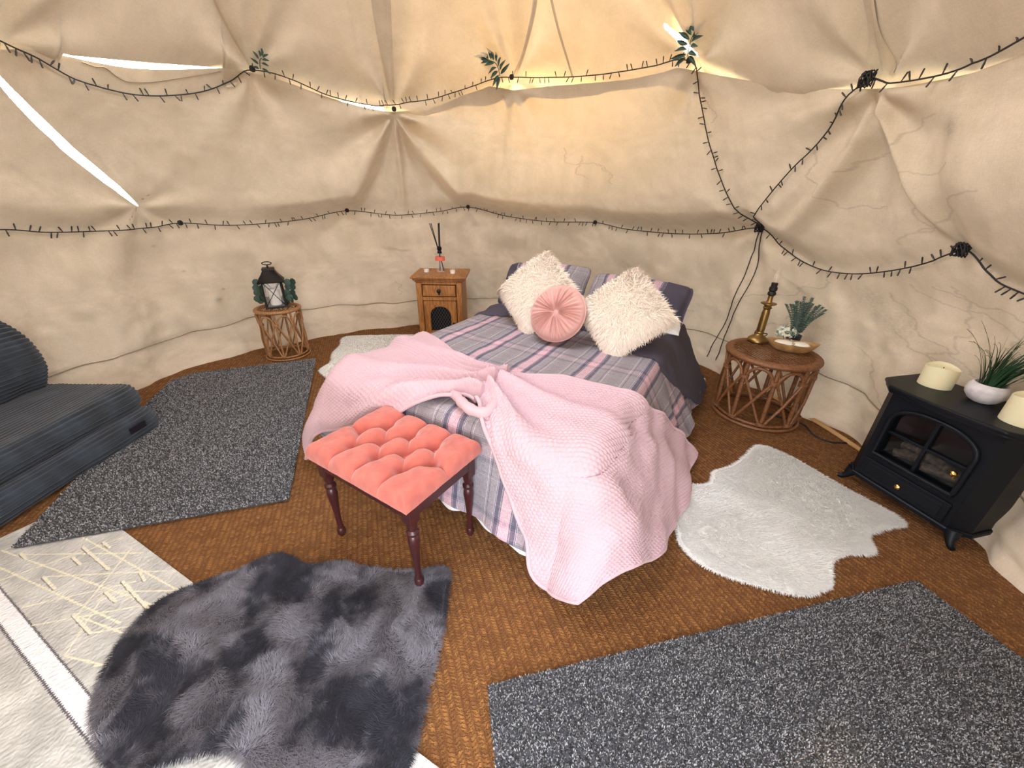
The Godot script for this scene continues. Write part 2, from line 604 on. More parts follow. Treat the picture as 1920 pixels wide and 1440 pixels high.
# ------------------------------------------------------------------ shell
func build_floor() -> void:
	var m := mb()
	m.grid(64, 2, func(a: float, c: float) -> Vector3:
		var r := 2.75 * (1.0 - c)
		return Vector3(CX + r * sin(a * TAU), -0.012, CZ - r * cos(a * TAU)), false)
	m.grid(64, 1, func(a: float, c: float) -> Vector3:
		return Vector3(CX + 2.75 * sin(a * TAU), -0.012 - 0.08 * c, CZ - 2.75 * cos(a * TAU)), true)
	var fl := put(m.mesh(), "floor", M.wood_plain)
	structure(fl)
	var cm := mb()
	var uvf := func(a: float, c: float) -> Vector2:
		var r := 2.63 * (1.0 - c)
		var p := Vector2(CX + r * sin(a * TAU), CZ - r * cos(a * TAU)).rotated(0.35)
		return p / 0.21
	cm.grid(96, 12, func(a: float, c: float) -> Vector3:
		var r := 2.63 * (1.0 - c)
		return Vector3(CX + r * sin(a * TAU), 0.0, CZ - r * cos(a * TAU)), false, uvf)
	cm.grid(96, 1, func(a: float, c: float) -> Vector3:
		return Vector3(CX + 2.63 * sin(a * TAU), -0.012 * c, CZ - 2.63 * cos(a * TAU)), true)
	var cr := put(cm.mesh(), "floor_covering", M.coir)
	structure(cr)
	cr.set_meta("label", "brown woven coir matting covering the whole tent floor")
	# pale timber edge of the floor plate, seen beside the stove
	var tm := mb()
	var pts := []
	for k in 13:
		var t := deg_to_rad(72.0 + k * 1.5)
		pts.append(Vector3(CX + 2.515 * sin(t), 0.010, CZ - 2.515 * cos(t)))
	tm.tube(pts, 0.016, 4)
	structure(put(tm.mesh(), "trim_1", M.wood_plain))

var low_nodes := [-118.0, -88.0, -58.8, -28.8, -1.4, 28.8, 62.4, 90.5, 121.0, 150.0]
var string_low := [Vector2(-118, 1.15), Vector2(-88, 1.16), Vector2(-79.9, 1.143), Vector2(-75.8, 1.116), Vector2(-69.8, 1.105), Vector2(-63.7, 1.110), Vector2(-58.8, 1.132), Vector2(-51.9, 1.105), Vector2(-44.6, 1.111), Vector2(-37.5, 1.139), Vector2(-28.8, 1.205), Vector2(-18.6, 1.167), Vector2(-8.8, 1.200), Vector2(-1.4, 1.248), Vector2(7.7, 1.171), Vector2(17.8, 1.132), Vector2(28.8, 1.140), Vector2(36.3, 1.095), Vector2(46.5, 1.087), Vector2(54.9, 1.117), Vector2(62.4, 1.175), Vector2(66.2, 1.069), Vector2(71.6, 0.968), Vector2(77.0, 0.965), Vector2(82.3, 1.020), Vector2(86.9, 1.092), Vector2(90.5, 1.167), Vector2(92.8, 1.093), Vector2(95.4, 1.039), Vector2(105, 1.0), Vector2(121, 1.16)]
var string_up := [Vector2(-90.0, 2.04), Vector2(-84.0, 1.99), Vector2(-77.6, 1.938), Vector2(-74.4, 1.914), Vector2(-70.5, 1.866), Vector2(-66.2, 1.851), Vector2(-62.2, 1.853), Vector2(-57.7, 1.879), Vector2(-52.9, 1.926), Vector2(-48.6, 1.998), Vector2(-45.0, 2.066), Vector2(-37.3, 2.038), Vector2(-30.1, 1.989), Vector2(-22.4, 1.967), Vector2(-16.8, 1.979), Vector2(-9.2, 2.016), Vector2(-1.5, 2.073), Vector2(6.4, 2.125), Vector2(12.0, 2.140), Vector2(26.7, 2.117), Vector2(41.1, 2.110), Vector2(52.6, 2.096), Vector2(53.5, 1.945), Vector2(54.6, 1.752), Vector2(56.7, 1.567), Vector2(59.4, 1.370), Vector2(62.4, 1.185)]
var string_side := [Vector2(62.4, 1.175), Vector2(68.2, 1.461), Vector2(73.0, 1.635), Vector2(76.9, 1.772), Vector2(79.9, 1.851), Vector2(82.9, 1.814), Vector2(87.4, 1.801), Vector2(91.1, 1.810), Vector2(94.3, 1.823), Vector2(103, 1.88), Vector2(112, 1.95)]
var edge_ceil := [Vector2(-107, 2.05), Vector2(-77.6, 1.950), Vector2(-71.0, 1.953), Vector2(-62.0, 1.993), Vector2(-50.3, 2.050), Vector2(-45.0, 2.074), Vector2(-36.3, 2.037), Vector2(-27.9, 1.990), Vector2(-16.8, 1.979), Vector2(-9.2, 2.022), Vector2(-1.4, 2.087), Vector2(12.1, 2.148), Vector2(26.8, 2.130), Vector2(41.2, 2.121), Vector2(52.6, 2.102), Vector2(64.6, 1.967), Vector2(73.8, 1.875), Vector2(80.2, 1.839), Vector2(84.2, 1.827), Vector2(87.6, 1.833), Vector2(91.2, 1.836), Vector2(94.4, 1.843), Vector2(112, 1.95), Vector2(180, 2.0)]
var edge_wall := [Vector2(-107, 2.04), Vector2(-77.6, 1.938), Vector2(-71.0, 1.951), Vector2(-69.3, 1.952), Vector2(-66.8, 1.955), Vector2(-63.7, 1.963), Vector2(-59.2, 1.986), Vector2(-50.3, 2.046), Vector2(-45.0, 2.056), Vector2(-36.3, 2.015), Vector2(-28.0, 1.970), Vector2(-22.4, 1.948), Vector2(-16.9, 1.941), Vector2(-9.3, 1.972), Vector2(-0.3, 2.056), Vector2(6.3, 2.100), Vector2(11.7, 2.080), Vector2(22.7, 2.085), Vector2(29.0, 2.083), Vector2(40.8, 2.074), Vector2(49.8, 2.083), Vector2(52.3, 2.061), Vector2(64.4, 1.941), Vector2(73.7, 1.859), Vector2(80.1, 1.816), Vector2(84.0, 1.793), Vector2(87.4, 1.790), Vector2(91.0, 1.788), Vector2(94.2, 1.798), Vector2(112, 1.94), Vector2(180, 1.99)]

func table_of(list: Array) -> PackedFloat32Array:   # per half degree from -180 to 180
	var t := PackedFloat32Array()
	for k in 721:
		t.append(lerp_list(list, -180.0 + k * 0.5))
	return t

func at(t: PackedFloat32Array, th: float) -> float:
	var x := clampf((th + 180.0) * 2.0, 0.0, 719.99)
	var k := int(x)
	return lerpf(t[k], t[k + 1], x - k)

var tl: PackedFloat32Array
var tw: PackedFloat32Array
var tc: PackedFloat32Array
# where the cloth is gathered up: (angle, height), strength, number of folds
var gathers := [[-16.8, 1.93, 0.085, 9.0], [80.5, 1.81, 0.05, 7.0], [-45.0, 2.05, 0.035, 6.0], [12.1, 2.08, 0.022, 6.0], [52.6, 2.06, 0.024, 6.0], [62.4, 1.175, 0.045, 5.0], [-64.5, 1.25, 0.03, 6.0], [-28.8, 1.2, 0.02, 5.0], [-1.4, 1.245, 0.03, 5.0], [28.8, 1.14, 0.015, 5.0]]

func wall_disp(th: float, y: float) -> float:
	if th > 180.0: th -= 360.0
	var yl := at(tl, th)
	var yt := at(tw, th)
	var d := 0.02
	var v := clampf((y - yl) / (yt - yl), 0.0, 1.0)
	if y > yl:
		var a1 := lerpf(-28.8, -16.8, v)
		var a2 := lerpf(-1.4, -16.8, v)
		var a3 := lerpf(62.4, 80.2, v)
		var a4 := lerpf(90.5, 80.2, v)
		var g := ss(0.0, 0.17, v) * (1.0 - 0.75 * ss(0.2, 1.0, v))
		var w3 := ss(a1 - 0.8, a1 + 2.6, th) * (1.0 - ss(a2 - 2.6, a2 + 0.8, th))
		var w4 := ss(a3 - 1.0, a3 + 3.0, th) * (1.0 - ss(a4 - 0.8, a4 + 0.6, th))
		var A := 0.115
		if th < -50.0: A = 0.05
		else: A = lerpf(0.05, 0.19, ss(-50.0, -38.0, th))
		var mid := exp(-pow((th - 28.8) / 10.0, 2.0))
		A *= 1.0 - 0.45 * mid * (1.0 - v)
		A *= 1.0 - 0.5 * exp(-pow((th + 58.8) / 6.0, 2.0))
		A *= (1.0 - 0.9 * w3) * (1.0 - 0.7 * w4)
		A *= 1.0 - 0.75 * ss(82.0, 90.0, th)
		d += 0.11 * sin(PI * v) * sin(PI * v) * ss(84.0, 93.0, th)
		d += A * g
		d += 0.10 * exp(-pow((th - a3 - 3.0) / 1.45, 2.0)) * sin(PI * clampf(v, 0, 1))
		d += 0.05 * ss(a4 - 0.4, a4 + 0.6, th) * (1.0 - ss(a4 + 6.0, a4 + 22.0, th)) * sin(PI * v)
		# thin crease straight down from the gathered point
		d += (0.030 * exp(-pow((th + 16.3) / 0.55, 2.0)) - 0.022 * exp(-pow((th + 17.4) / 0.6, 2.0))) * ss(0.03, 0.2, v) * (1.0 - ss(0.85, 1.0, v))
	else:
		var q := 1.0 - y / yl
		d += 0.03 * ss(0.7, 1.0, q) * (0.6 + 0.4 * sin(th * 0.5))
		d += 0.07 * nz.get_noise_2d(th * 0.06, y * 0.9 + th * 0.02) * ss(0.0, 0.2, q)
		d += 0.022 * sin(th * 0.42 + 1.6 * y + 2.0 * nz.get_noise_2d(th * 0.02, 5.0)) * ss(0.05, 0.4, q)
		d += 0.016 * nz.get_noise_2d(th * 0.12, y * 5.0) * ss(0.7, 0.9, q)
		var hem := 0.29 + 0.02 * sin(th * 0.11)
		d += 0.005 * ss(hem - 0.004, hem + 0.004, y) - 0.006 * exp(-pow((y - hem) / 0.006, 2.0))
	for gt in gathers:
		var dx: float = (th - gt[0]) * 0.042
		var dy: float = gt[1] - y
		var r := sqrt(dx * dx + dy * dy)
		if r < 1.1:
			var ang := atan2(dx, dy)
			var s: float = gt[2]
			d += s * sin(ang * gt[3] + gt[0]) * ss(0.0, 0.2, r) * exp(-r * 2.0) * ss(2.6, 1.6, absf(ang))
			d -= 0.02 * exp(-r * r / 0.006)
	d += 0.016 * nz.get_noise_2d(th * 0.07 + 40.0, y * 2.2) + 0.0055 * nz.get_noise_2d(th * 0.3 + 0.8 * y, y * 7.0)
	return d

func slit(p: Vector2, a: Vector2, b: Vector2, w: float, reach: float) -> Array:
	# opens a lens-shaped cut from a to b in the (metres along, metres up) plane; returns [moved point, inside]
	var ab := b - a
	var L := ab.length()
	var t := ab / L
	var s := (p - a).dot(t) / L
	if s <= 0.0 or s >= 1.0:
		return [p, false]
	var nrm := Vector2(-t.y, t.x)
	var dd := (p - a).dot(nrm)
	if absf(dd) > reach:
		return [p, false]
	var half := w * sqrt(sin(PI * s))
	var sg := 1.0 if dd >= 0.0 else -1.0
	var q := absf(dd) / reach
	return [p + nrm * (sg * (half + (reach - half) * q * q) - dd), true]

const WALL_V := 140

func wall_coord(a: float, c: float) -> Vector2:
	var th := a
	var yt := at(tw, th if th < 180.0 else th - 360.0)
	return Vector2(th, yt * c)

func side_of_slit(th: float, y: float) -> float:
	var a := Vector2(-79.5 * 0.042, 1.86)
	var b := Vector2(-64.3 * 0.042, 1.25)
	var p := Vector2(th * 0.042, y)
	var t := (b - a).normalized()
	var s := (p - a).dot(t) / a.distance_to(b)
	if s < 0.0 or s > 1.0:
		return 9.0
	return (p - a).dot(Vector2(-t.y, t.x))

func wall_point(a: float, c: float) -> Vector3:
	var q := wall_coord(a, c)
	var m := slit(Vector2(q.x * 0.042, q.y), Vector2(-79.5 * 0.042, 1.86), Vector2(-64.3 * 0.042, 1.25), 0.024, 0.16)
	var p: Vector2 = m[0]
	var th := p.x / 0.042
	return dome(th, p.y + (-0.012 if c == 0.0 else 0.0), wall_disp(th, p.y))

var seams := [[-107.0, 2.05, -110.0, 2.45], [-78.0, 1.95, -80.0, 2.4], [-45.0, 2.074, -51.4, 2.307], [-16.8, 1.979, -18.2, 2.44], [12.1, 2.148, 20.7, 2.448], [52.6, 2.102, 48.8, 2.348], [80.2, 1.839, 81.2, 2.093], [112.0, 1.95, 110.0, 2.3], [145.0, 2.0, 143.0, 2.4], [-140.0, 2.0, -143.0, 2.4]]

func ceil_disp(th: float, y: float) -> float:
	var d := 0.005
	var near := 99.0
	var dn := 99.0
	for s in seams:
		var k: float = (y - s[1]) / (s[3] - s[1])
		var st: float = lerpf(s[0], s[2], clampf(k, 0.0, 1.6))
		near = minf(near, absf(th - st))
		var dx: float = (th - s[0]) * 0.038
		var dy: float = y - s[1]
		var r := sqrt(dx * dx + dy * dy)
		if r < 0.8:
			var ang := atan2(dx, dy)
			d += 0.05 * sin(ang * 7.0 + s[0]) * ss(0.0, 0.18, r) * exp(-r * 2.0)
	d += 0.10 * (1.0 - exp(-near / 6.0))
	var e := at(tc, th)
	d -= 0.05 * (1.0 - ss(e - 0.1, e + 0.2, y))
	d += 0.012 * nz.get_noise_2d(th * 0.05, y * 2.0)
	return d

func build_tent() -> void:
	tl = table_of(string_low)
	tw = table_of(edge_wall)
	tc = table_of(edge_ceil)
	var skip := func(a: float, c: float) -> bool:
		var q := wall_coord(a, c)
		if q.x > 160.0 and q.x < 186.0 and q.y < 1.85:
			return true
		var ha := 0.18
		var hc := 0.5 / WALL_V
		var k1 := wall_coord(a - ha, c - hc); var k2 := wall_coord(a + ha, c + hc)
		var k3 := wall_coord(a - ha, c + hc); var k4 := wall_coord(a + ha, c - hc)
		var s1 := side_of_slit(k1.x, k1.y); var s2 := side_of_slit(k2.x, k2.y)
		var s3 := side_of_slit(k3.x, k3.y); var s4 := side_of_slit(k4.x, k4.y)
		if maxf(maxf(s1, s2), maxf(s3, s4)) > 8.0:
			return false
		return minf(minf(s1, s2), minf(s3, s4)) < 0.0 and maxf(maxf(s1, s2), maxf(s3, s4)) >= 0.0
	# the cloth hangs in four lengths: left, back, right and (behind the camera, with the doorway) front
	for part in [["wall_left", -105.0, -45.0], ["wall_back", -45.0, 52.8], ["wall_right", 52.8, 130.0], ["wall_front", 130.0, 255.0]]:
		var n := int(round((part[2] - part[1]) / 0.36))
		var m := mb()
		m.grid(n, WALL_V, func(a: float, c: float) -> Vector3: return wall_point(lerpf(part[1], part[2], a), c), true, func(a: float, c: float) -> Vector2:
			var q := wall_coord(lerpf(part[1], part[2], a), c)
			return Vector2((q.x + 180.0) / 360.0, q.y / 2.0), func(a: float, c: float) -> bool: return skip.call(lerpf(part[1], part[2], a), c))
		var w := put(m.mesh(true), part[0], M.wall_canvas)
		structure(w)
		if part[0] == "wall_front":
			continue
		var hp := []
		for k in n + 1:
			var th: float = lerpf(part[1], part[2], float(k) / n)
			var y := 0.285 + 0.02 * sin(th * 0.11) + 0.006 * sin(th * 0.7)
			hp.append(dome(th, y, maxf(wall_disp(th, y), maxf(wall_disp(th - 0.3, y + 0.01), wall_disp(th + 0.3, y - 0.01))) + 0.002))
		put(mb().tube(hp, 0.0035, 5).mesh(), "hem_seam", M.seam, w)
		if part[0] == "wall_left":
			var tp := []
			for q in curve([Vector2(-69.6, 1.942), Vector2(-68.0, 1.936), Vector2(-66.8, 1.940), Vector2(-65.2, 1.915), Vector2(-63.7, 1.905), Vector2(-60.5, 1.925), Vector2(-56.0, 1.972), Vector2(-50.3, 2.030)], 8):
				tp.append(dome(q.x, q.y, wall_disp(q.x, q.y) + 0.006))
			put(mb().tube(tp, 0.0032, 6).mesh(), "frayed_edge", M.seam, w)
	var cm := mb()
	cm.grid(720, 70, func(a: float, c: float) -> Vector3:
		var th := -180.0 + 360.0 * a
		var e := at(tc, th)
		var over := 0.09
		if th > -72.5 and th < -49.5: over = 0.0
		elif th > -29.0 and th < -18.5: over = 0.01
		var y := lerpf(e - over, 2.785, c)
		# a short open slit beside the sprig at the right-hand seam
		var mm := slit(Vector2(th * 0.034, y), Vector2(48.2 * 0.034, 2.27), Vector2(53.2 * 0.034, 2.12), 0.012, 0.06)
		var p: Vector2 = mm[0]
		th = p.x / 0.034
		return dome(th, p.y, ceil_disp(th, p.y) if c > 0.05 else ceil_disp(th, p.y) - 0.0), true, null, func(a: float, c: float) -> bool:
			var th := -180.0 + 360.0 * a
			var e := at(tc, th)
			var y := lerpf(e - 0.09, 2.785, c)
			if th < 44.0 or th > 58.0: return false
			var A := Vector2(48.2 * 0.034, 2.27)
			var t := (Vector2(53.2 * 0.034, 2.12) - A)
			var L := t.length()
			t /= L
			var lo := 9.0
			var hi := -9.0
			for i in [-0.5, 0.5]:
				for j in [-0.5, 0.5]:
					var th2: float = th + i * 0.5
					var y2: float = lerpf(at(tc, th2) - 0.09, 2.785, c + j / 70.0)
					var p := Vector2(th2 * 0.034, y2) - A
					var s := p.dot(t) / L
					if s <= 0.0 or s >= 1.0: return false
					var q := p.dot(Vector2(-t.y, t.x))
					lo = minf(lo, q); hi = maxf(hi, q)
			return lo < 0.0 and hi >= 0.0)
	var ce := put(cm.mesh(), "ceiling", M.canvas)
	structure(ce)
	# doubled cloth along the seams
	var bands := [[-16.8, 1.985, -18.2, 2.46, 0.012, 0.085], [12.1, 2.16, 20.9, 2.46, 0.010, 0.022], [26.4, 2.125, 25.2, 2.46, 0.008, 0.012], [80.4, 1.86, 81.6, 2.12, 0.045, 0.052], [-45.0, 2.09, -51.6, 2.32, 0.006, 0.008]]
	for b in bands:
		var t := mb()
		t.grid(6, 40, func(a: float, c: float) -> Vector3:
			var y := lerpf(b[1], b[3], c)
			var w := lerpf(b[4], b[5], c)
			var th: float = lerpf(b[0], b[2], c) + rad_to_deg((a - 0.5) * 2.0 * w / 2.0)
			return dome(th, y, ceil_disp(th, y) + 0.008 + 0.012 * sin(PI * a)), true)
		put(t.mesh(), "seam_tape", M.tape, ce)

# ------------------------------------------------------------------ pile and fur
func blade_mesh(width: float, bend: float) -> ArrayMesh:   # one unit long, along +y, bending to +z
	var m := mb()
	m.grid(1, 2, func(a: float, c: float) -> Vector3:
		return Vector3((a - 0.5) * width * (1.0 - c * 0.93), c * (1.0 - 0.25 * bend * c), bend * c * c))
	return m.mesh()

func tuft_mesh() -> ArrayMesh:   # a stubby three-sided yarn end
	var m := mb()
	m.grid(3, 1, func(a: float, c: float) -> Vector3:
		var r := 0.5 if c < 0.5 else 0.22
		return Vector3(cos(a * TAU) * r, c, -sin(a * TAU) * r), true)
	return m.mesh()

func pile(called: String, mesh: ArrayMesh, buf: PackedFloat32Array, parent: Node3D) -> void:
	var mm := MultiMesh.new()
	mm.transform_format = MultiMesh.TRANSFORM_3D
	mm.use_colors = true
	mm.mesh = mesh
	mesh.surface_set_material(0, M.tuft)
	mm.instance_count = buf.size() / 16
	mm.buffer = buf
	var o := MultiMeshInstance3D.new()
	o.multimesh = mm
	o.name = called
	o.set_meta("kind", "stuff")
	parent.add_child(o, true)

func add_blade(buf: PackedFloat32Array, p: Vector3, up: Vector3, lean: Vector3, len: float, wid: float, c: Color) -> void:
	var y := up.normalized()
	var z := (lean - y * lean.dot(y))
	z = z.normalized() if z.length_squared() > 1e-9 else y.cross(Vector3(0.3, 0.2, 1)).normalized()
	var x := y.cross(z)
	buf.append_array([x.x * wid, y.x * len, z.x * len, p.x, x.y * wid, y.y * len, z.y * len, p.y, x.z * wid, y.z * len, z.z * len, p.z, c.r, c.g, c.b, 1.0])

func slab(outline: Array, thick: float, called: String, material: Material, parent: Node3D, y0 := 0.001, uvf = null) -> void:
	# a flat sheet cut to an outline, with a soft edge
	var poly := PackedVector2Array(outline)
	var t := Geometry2D.triangulate_polygon(poly)
	var m := mb()
	for p in poly:
		m.v.append(Vector3(p.x, y0 + thick, p.y)); m.n.append(Vector3.ZERO)
		m.uv.append(uvf.call(p) if uvf != null else p)
	var cw := Geometry2D.is_polygon_clockwise(poly)
	for k in range(0, t.size(), 3):
		var a := m.v[t[k]]; var b := m.v[t[k + 1]]; var c := m.v[t[k + 2]]
		if (c - a).cross(b - a).y >= 0: m.tri(t[k], t[k + 1], t[k + 2])
		else: m.tri(t[k], t[k + 2], t[k + 1])
	for k in poly.size():
		m.n[k] = Vector3.UP
	var L := poly.size()
	m.grid(L, 2, func(a: float, c: float) -> Vector3:
		var p := poly[int(round(a * L)) % L]
		var q := (poly[(int(round(a * L)) + 1) % L] - poly[(int(round(a * L)) - 1 + L) % L]).normalized().orthogonal()
		if not cw: q = -q
		var o: float = [0.0, 0.6, 1.0][int(round(c * 2.0))] * thick * 0.4
		var h: float = [1.0, 0.7, 0.0][int(round(c * 2.0))] * thick
		return Vector3(p.x + q.x * o, y0 + h, p.y + q.y * o), false)
	put(m.mesh(), called, material, parent)

func bounds(poly: PackedVector2Array) -> Rect2:
	var r := Rect2(poly[0], Vector2.ZERO)
	for p in poly: r = r.expand(p)
	return r

func rand_in(poly: PackedVector2Array, r: Rect2) -> Vector2:
	for k in 200:
		var p := r.position + Vector2(rng.randf() * r.size.x, rng.randf() * r.size.y)
		if Geometry2D.is_point_in_polygon(p, poly):
			return p
	return poly[0]

func speckled_rug(label: String, pts: Array, count: int, tuft: float, y0: float) -> void:
	var o := thing("pile_rug", label, "rug")
	var outline := []
	for k in pts.size():   # slightly rounded corners
		var a: Vector2 = pts[(k - 1 + pts.size()) % pts.size()]
		var b: Vector2 = pts[k]
		var c: Vector2 = pts[(k + 1) % pts.size()]
		var i := b + (a - b).normalized() * 0.012
		var j := b + (c - b).normalized() * 0.012
		outline.append(i); outline.append((i + j + b * 2.0) / 4.0); outline.append(j)
	slab(outline, 0.009, "backing", M.rug_base, o, y0)
	var poly := PackedVector2Array(outline)
	var r := bounds(poly)
	var buf := PackedFloat32Array()
	for k in count:
		var p := rand_in(poly, r)
		var a := rng.randf() * TAU
		var lean := Vector3(cos(a), 0, sin(a))
		var up := Vector3(0, 1, 0) + lean * rng.randf_range(0.1, 0.9)
		var q := rng.randf()
		var g := 0.055
		if q < 0.34: g = 0.40
		elif q < 0.66: g = 0.16
		g *= rng.randf_range(0.8, 1.2)
		var c := Color(g, g * 0.98, g * 0.995)
		add_blade(buf, Vector3(p.x, y0 + 0.007, p.y), up, lean, rng.randf_range(0.006, 0.0095), 1.0, c)
		var base := buf.size() - 16
		for t in [0, 4, 8]:
			buf[base + t] *= tuft
			buf[base + t + 2] *= tuft / 0.008
	pile("pile", tuft_mesh(), buf, o)

func fur_rug(label: String, pts: Array, count: int, len: float, wid: float, tone: Callable, base: Material, y0: float, lean_k: float) -> void:
	var o := thing("fur_rug", label, "rug")
	var outline := curve(pts, 5, true)
	slab(outline, 0.014, "hide", base, o, y0)
	var poly := PackedVector2Array(outline)
	var r := bounds(poly)
	var buf := PackedFloat32Array()
	var L := outline.size()
	for k in count:
		var p: Vector2
		var lean: Vector3
		var up := Vector3.UP
		if k % 6 == 0:   # fringe along the edge, leaning out
			var t := rng.randf() * L
			var i := int(t)
			var a: Vector2 = outline[i]
			var b: Vector2 = outline[(i + 1) % L]
			p = a.lerp(b, t - i)
			var out2 := (b - a).normalized().orthogonal()
			if Geometry2D.is_point_in_polygon(p + out2 * 0.02, poly): out2 = -out2
			p -= out2 * rng.randf() * 0.03
			lean = Vector3(out2.x, 0, out2.y) + Vector3(rng.randf() - 0.5, 0, rng.randf() - 0.5)
			up = Vector3(0, 0.55, 0) + lean.normalized() * rng.randf_range(0.5, 1.1)
		else:
			p = rand_in(poly, r)
			var a := (nz.get_noise_2d(p.x * 2.6, p.y * 2.6) * 7.0 if lean_k > 0.9 else 1.2 + nz.get_noise_2d(p.x * 1.5, p.y * 1.5) * 1.2) + rng.randf_range(-0.7, 0.7)
			lean = Vector3(cos(a), 0, sin(a))
			up = Vector3(0, 1, 0) + lean * rng.randf_range(0.3, 1.0) * lean_k
		add_blade(buf, Vector3(p.x, y0 + 0.010, p.y), up, lean, len * rng.randf_range(0.7, 1.2), wid, tone.call(p))
	pile("fur", blade_mesh(1.0, 0.6), buf, o)

func build_rugs() -> void:
	# pale patterned rug, local axes e (along) and f (across)
	var K := Vector2(-2.054, -1.402)
	var e := Vector2(0.894, 0.447)
	var f := Vector2(-0.447, 0.894)
	var o := thing("patterned_rug", "pale grey low-pile rug with cream strokes and a white band, under the dark fur rug", "rug")
	var out := []
	for q in [Vector2(0, 0.012), Vector2(0.004, 0.004), Vector2(0.012, 0), Vector2(2.3, 0), Vector2(2.3, 1.6), Vector2(0, 1.6)]:
		out.append(K + e * q.x + f * q.y)
	slab(out, 0.006, "woven_pile", M.pattern_rug, o, 0.001, func(p: Vector2) -> Vector2:
		return Vector2((p - K).dot(e), (p - K).dot(f)) / 1.9)
	speckled_rug("long speckled grey rug between the dark sofa and the stool", [Vector2(-1.76, -3.18), Vector2(-1.07, -1.42), Vector2(-2.05, -1.11), Vector2(-2.53, -2.31), Vector2(-2.66, -2.68), Vector2(-2.58, -2.84)], 75000, 0.0065, 0.008)
	speckled_rug("large speckled grey rug in the right foreground below the white fur rug", [Vector2(-0.06, -0.65), Vector2(1.61, -1.04), Vector2(1.85, -0.20), Vector2(0.08, 0.1)], 105000, 0.0052, 0.001)
	var dark := func(p: Vector2) -> Color:
		var n := nz.get_noise_2d(p.x * 3.2 + 7.0, p.y * 3.2 + 2.0) * 1.5 + 0.35 * nf.get_noise_2d(p.x * 25.0, p.y * 25.0)
		var c := Color(0.022, 0.022, 0.031).lerp(Color(0.160, 0.152, 0.172), ss(0.1, 0.9, 0.55 + n))
		var k := rng.randf_range(0.75, 1.3)
		return Color(c.r * k, c.g * k, c.b * k)
	fur_rug("dark grey faux fur rug with the stool's front leg on its corner", [Vector2(-0.25, -1.04), Vector2(-0.235, -0.92), Vector2(-0.23, -0.79), Vector2(-0.25, -0.51), Vector2(-0.29, -0.44), Vector2(-0.45, -0.40), Vector2(-0.62, -0.44), Vector2(-0.74, -0.49), Vector2(-0.90, -0.46), Vector2(-1.0, -0.45), Vector2(-1.12, -0.52), Vector2(-1.22, -0.64), Vector2(-1.27, -0.79), Vector2(-1.24, -0.90), Vector2(-1.13, -0.98), Vector2(-1.05, -1.02), Vector2(-0.96, -1.09), Vector2(-0.89, -1.08), Vector2(-0.80, -1.04), Vector2(-0.67, -1.06), Vector2(-0.50, -1.03), Vector2(-0.36, -1.03)], 90000, 0.024, 0.0026, dark, M.fur_grey, 0.008, 1.0)
	var white := func(p: Vector2) -> Color:
		var k := rng.randf_range(0.9, 1.0)
		return Color(0.97 * k, 0.955 * k, 0.925 * k)
	fur_rug("white fur rug on the matting between the bed and the black stove", [Vector2(1.36, -1.83), Vector2(1.51, -1.95), Vector2(1.63, -1.84), Vector2(1.72, -1.63), Vector2(1.84, -1.36), Vector2(1.73, -1.31), Vector2(1.60, -1.26), Vector2(1.55, -1.17), Vector2(1.42, -1.16), Vector2(1.33, -1.12), Vector2(1.27, -1.04), Vector2(1.22, -1.00), Vector2(1.11, -0.97), Vector2(0.93, -1.02), Vector2(0.80, -1.09), Vector2(0.75, -1.18), Vector2(0.76, -1.27), Vector2(0.80, -1.45), Vector2(0.88, -1.57), Vector2(1.0, -1.575), Vector2(1.06, -1.60), Vector2(1.12, -1.69), Vector2(1.24, -1.74)], 62000, 0.020, 0.0042, white, M.fur_white, 0.001, 0.4)
	fur_rug("white fur rug on the far side of the bed before the pine cabinet", [Vector2(-1.74, -3.79), Vector2(-1.4, -3.86), Vector2(-1.0, -3.88), Vector2(-0.98, -3.6), Vector2(-1.06, -3.3), Vector2(-1.2, -2.9), Vector2(-1.4, -2.75), Vector2(-1.58, -2.89), Vector2(-1.62, -2.98), Vector2(-1.60, -3.12), Vector2(-1.67, -3.32), Vector2(-1.69, -3.54)], 22000, 0.020, 0.0046, white, M.fur_white, 0.001, 0.4)

# ------------------------------------------------------------------ bed
const BED_H := 0.53
const BX1 := 0.655
const BZ0 := -1.92
const BZ1 := -0.05
const BED_AT := Vector3(-0.33, 0, -1.438)
const BED_TURN := -PI / 6.0

func drape(u: float, w: float, off := 0.0) -> Vector3:   # cloth laid over the mattress: unrolled (u, w) to bed-local metres
	var qx := clampf(u, -BX1, BX1)
	var qz := clampf(w, BZ0, BZ1)
	var dx := u - qx
	var dz := w - qz
	var L := sqrt(dx * dx + dz * dz)
	if L < 1e-6:
		return Vector3(u, BED_H + off, w)
	var nx := dx / L
	var nzz := dz / L
	var fl := 0.55 * maxf(nx, 0.0) + 0.3 * maxf(-nx, 0.0) + 0.22 * absf(nzz)
	var R := 0.07
	var q := R * 1.4
	var hor: float; var dr: float; var nh: float; var nv: float
	if L < q:
		var t := L / q * 1.4
		hor = R * sin(t); dr = R * (1.0 - cos(t)); nh = sin(t); nv = cos(t)
	else:
		var s := sqrt(1.0 + fl * fl)
		hor = R * sin(1.4) + (L - q) * fl / s
		dr = R * (1.0 - cos(1.4)) + (L - q) / s
		nh = 1.0 / s; nv = fl / s
	return Vector3(qx + nx * (hor + nh * off), maxf(BED_H - dr + nv * off, 0.006), qz + nzz * (hor + nh * off))

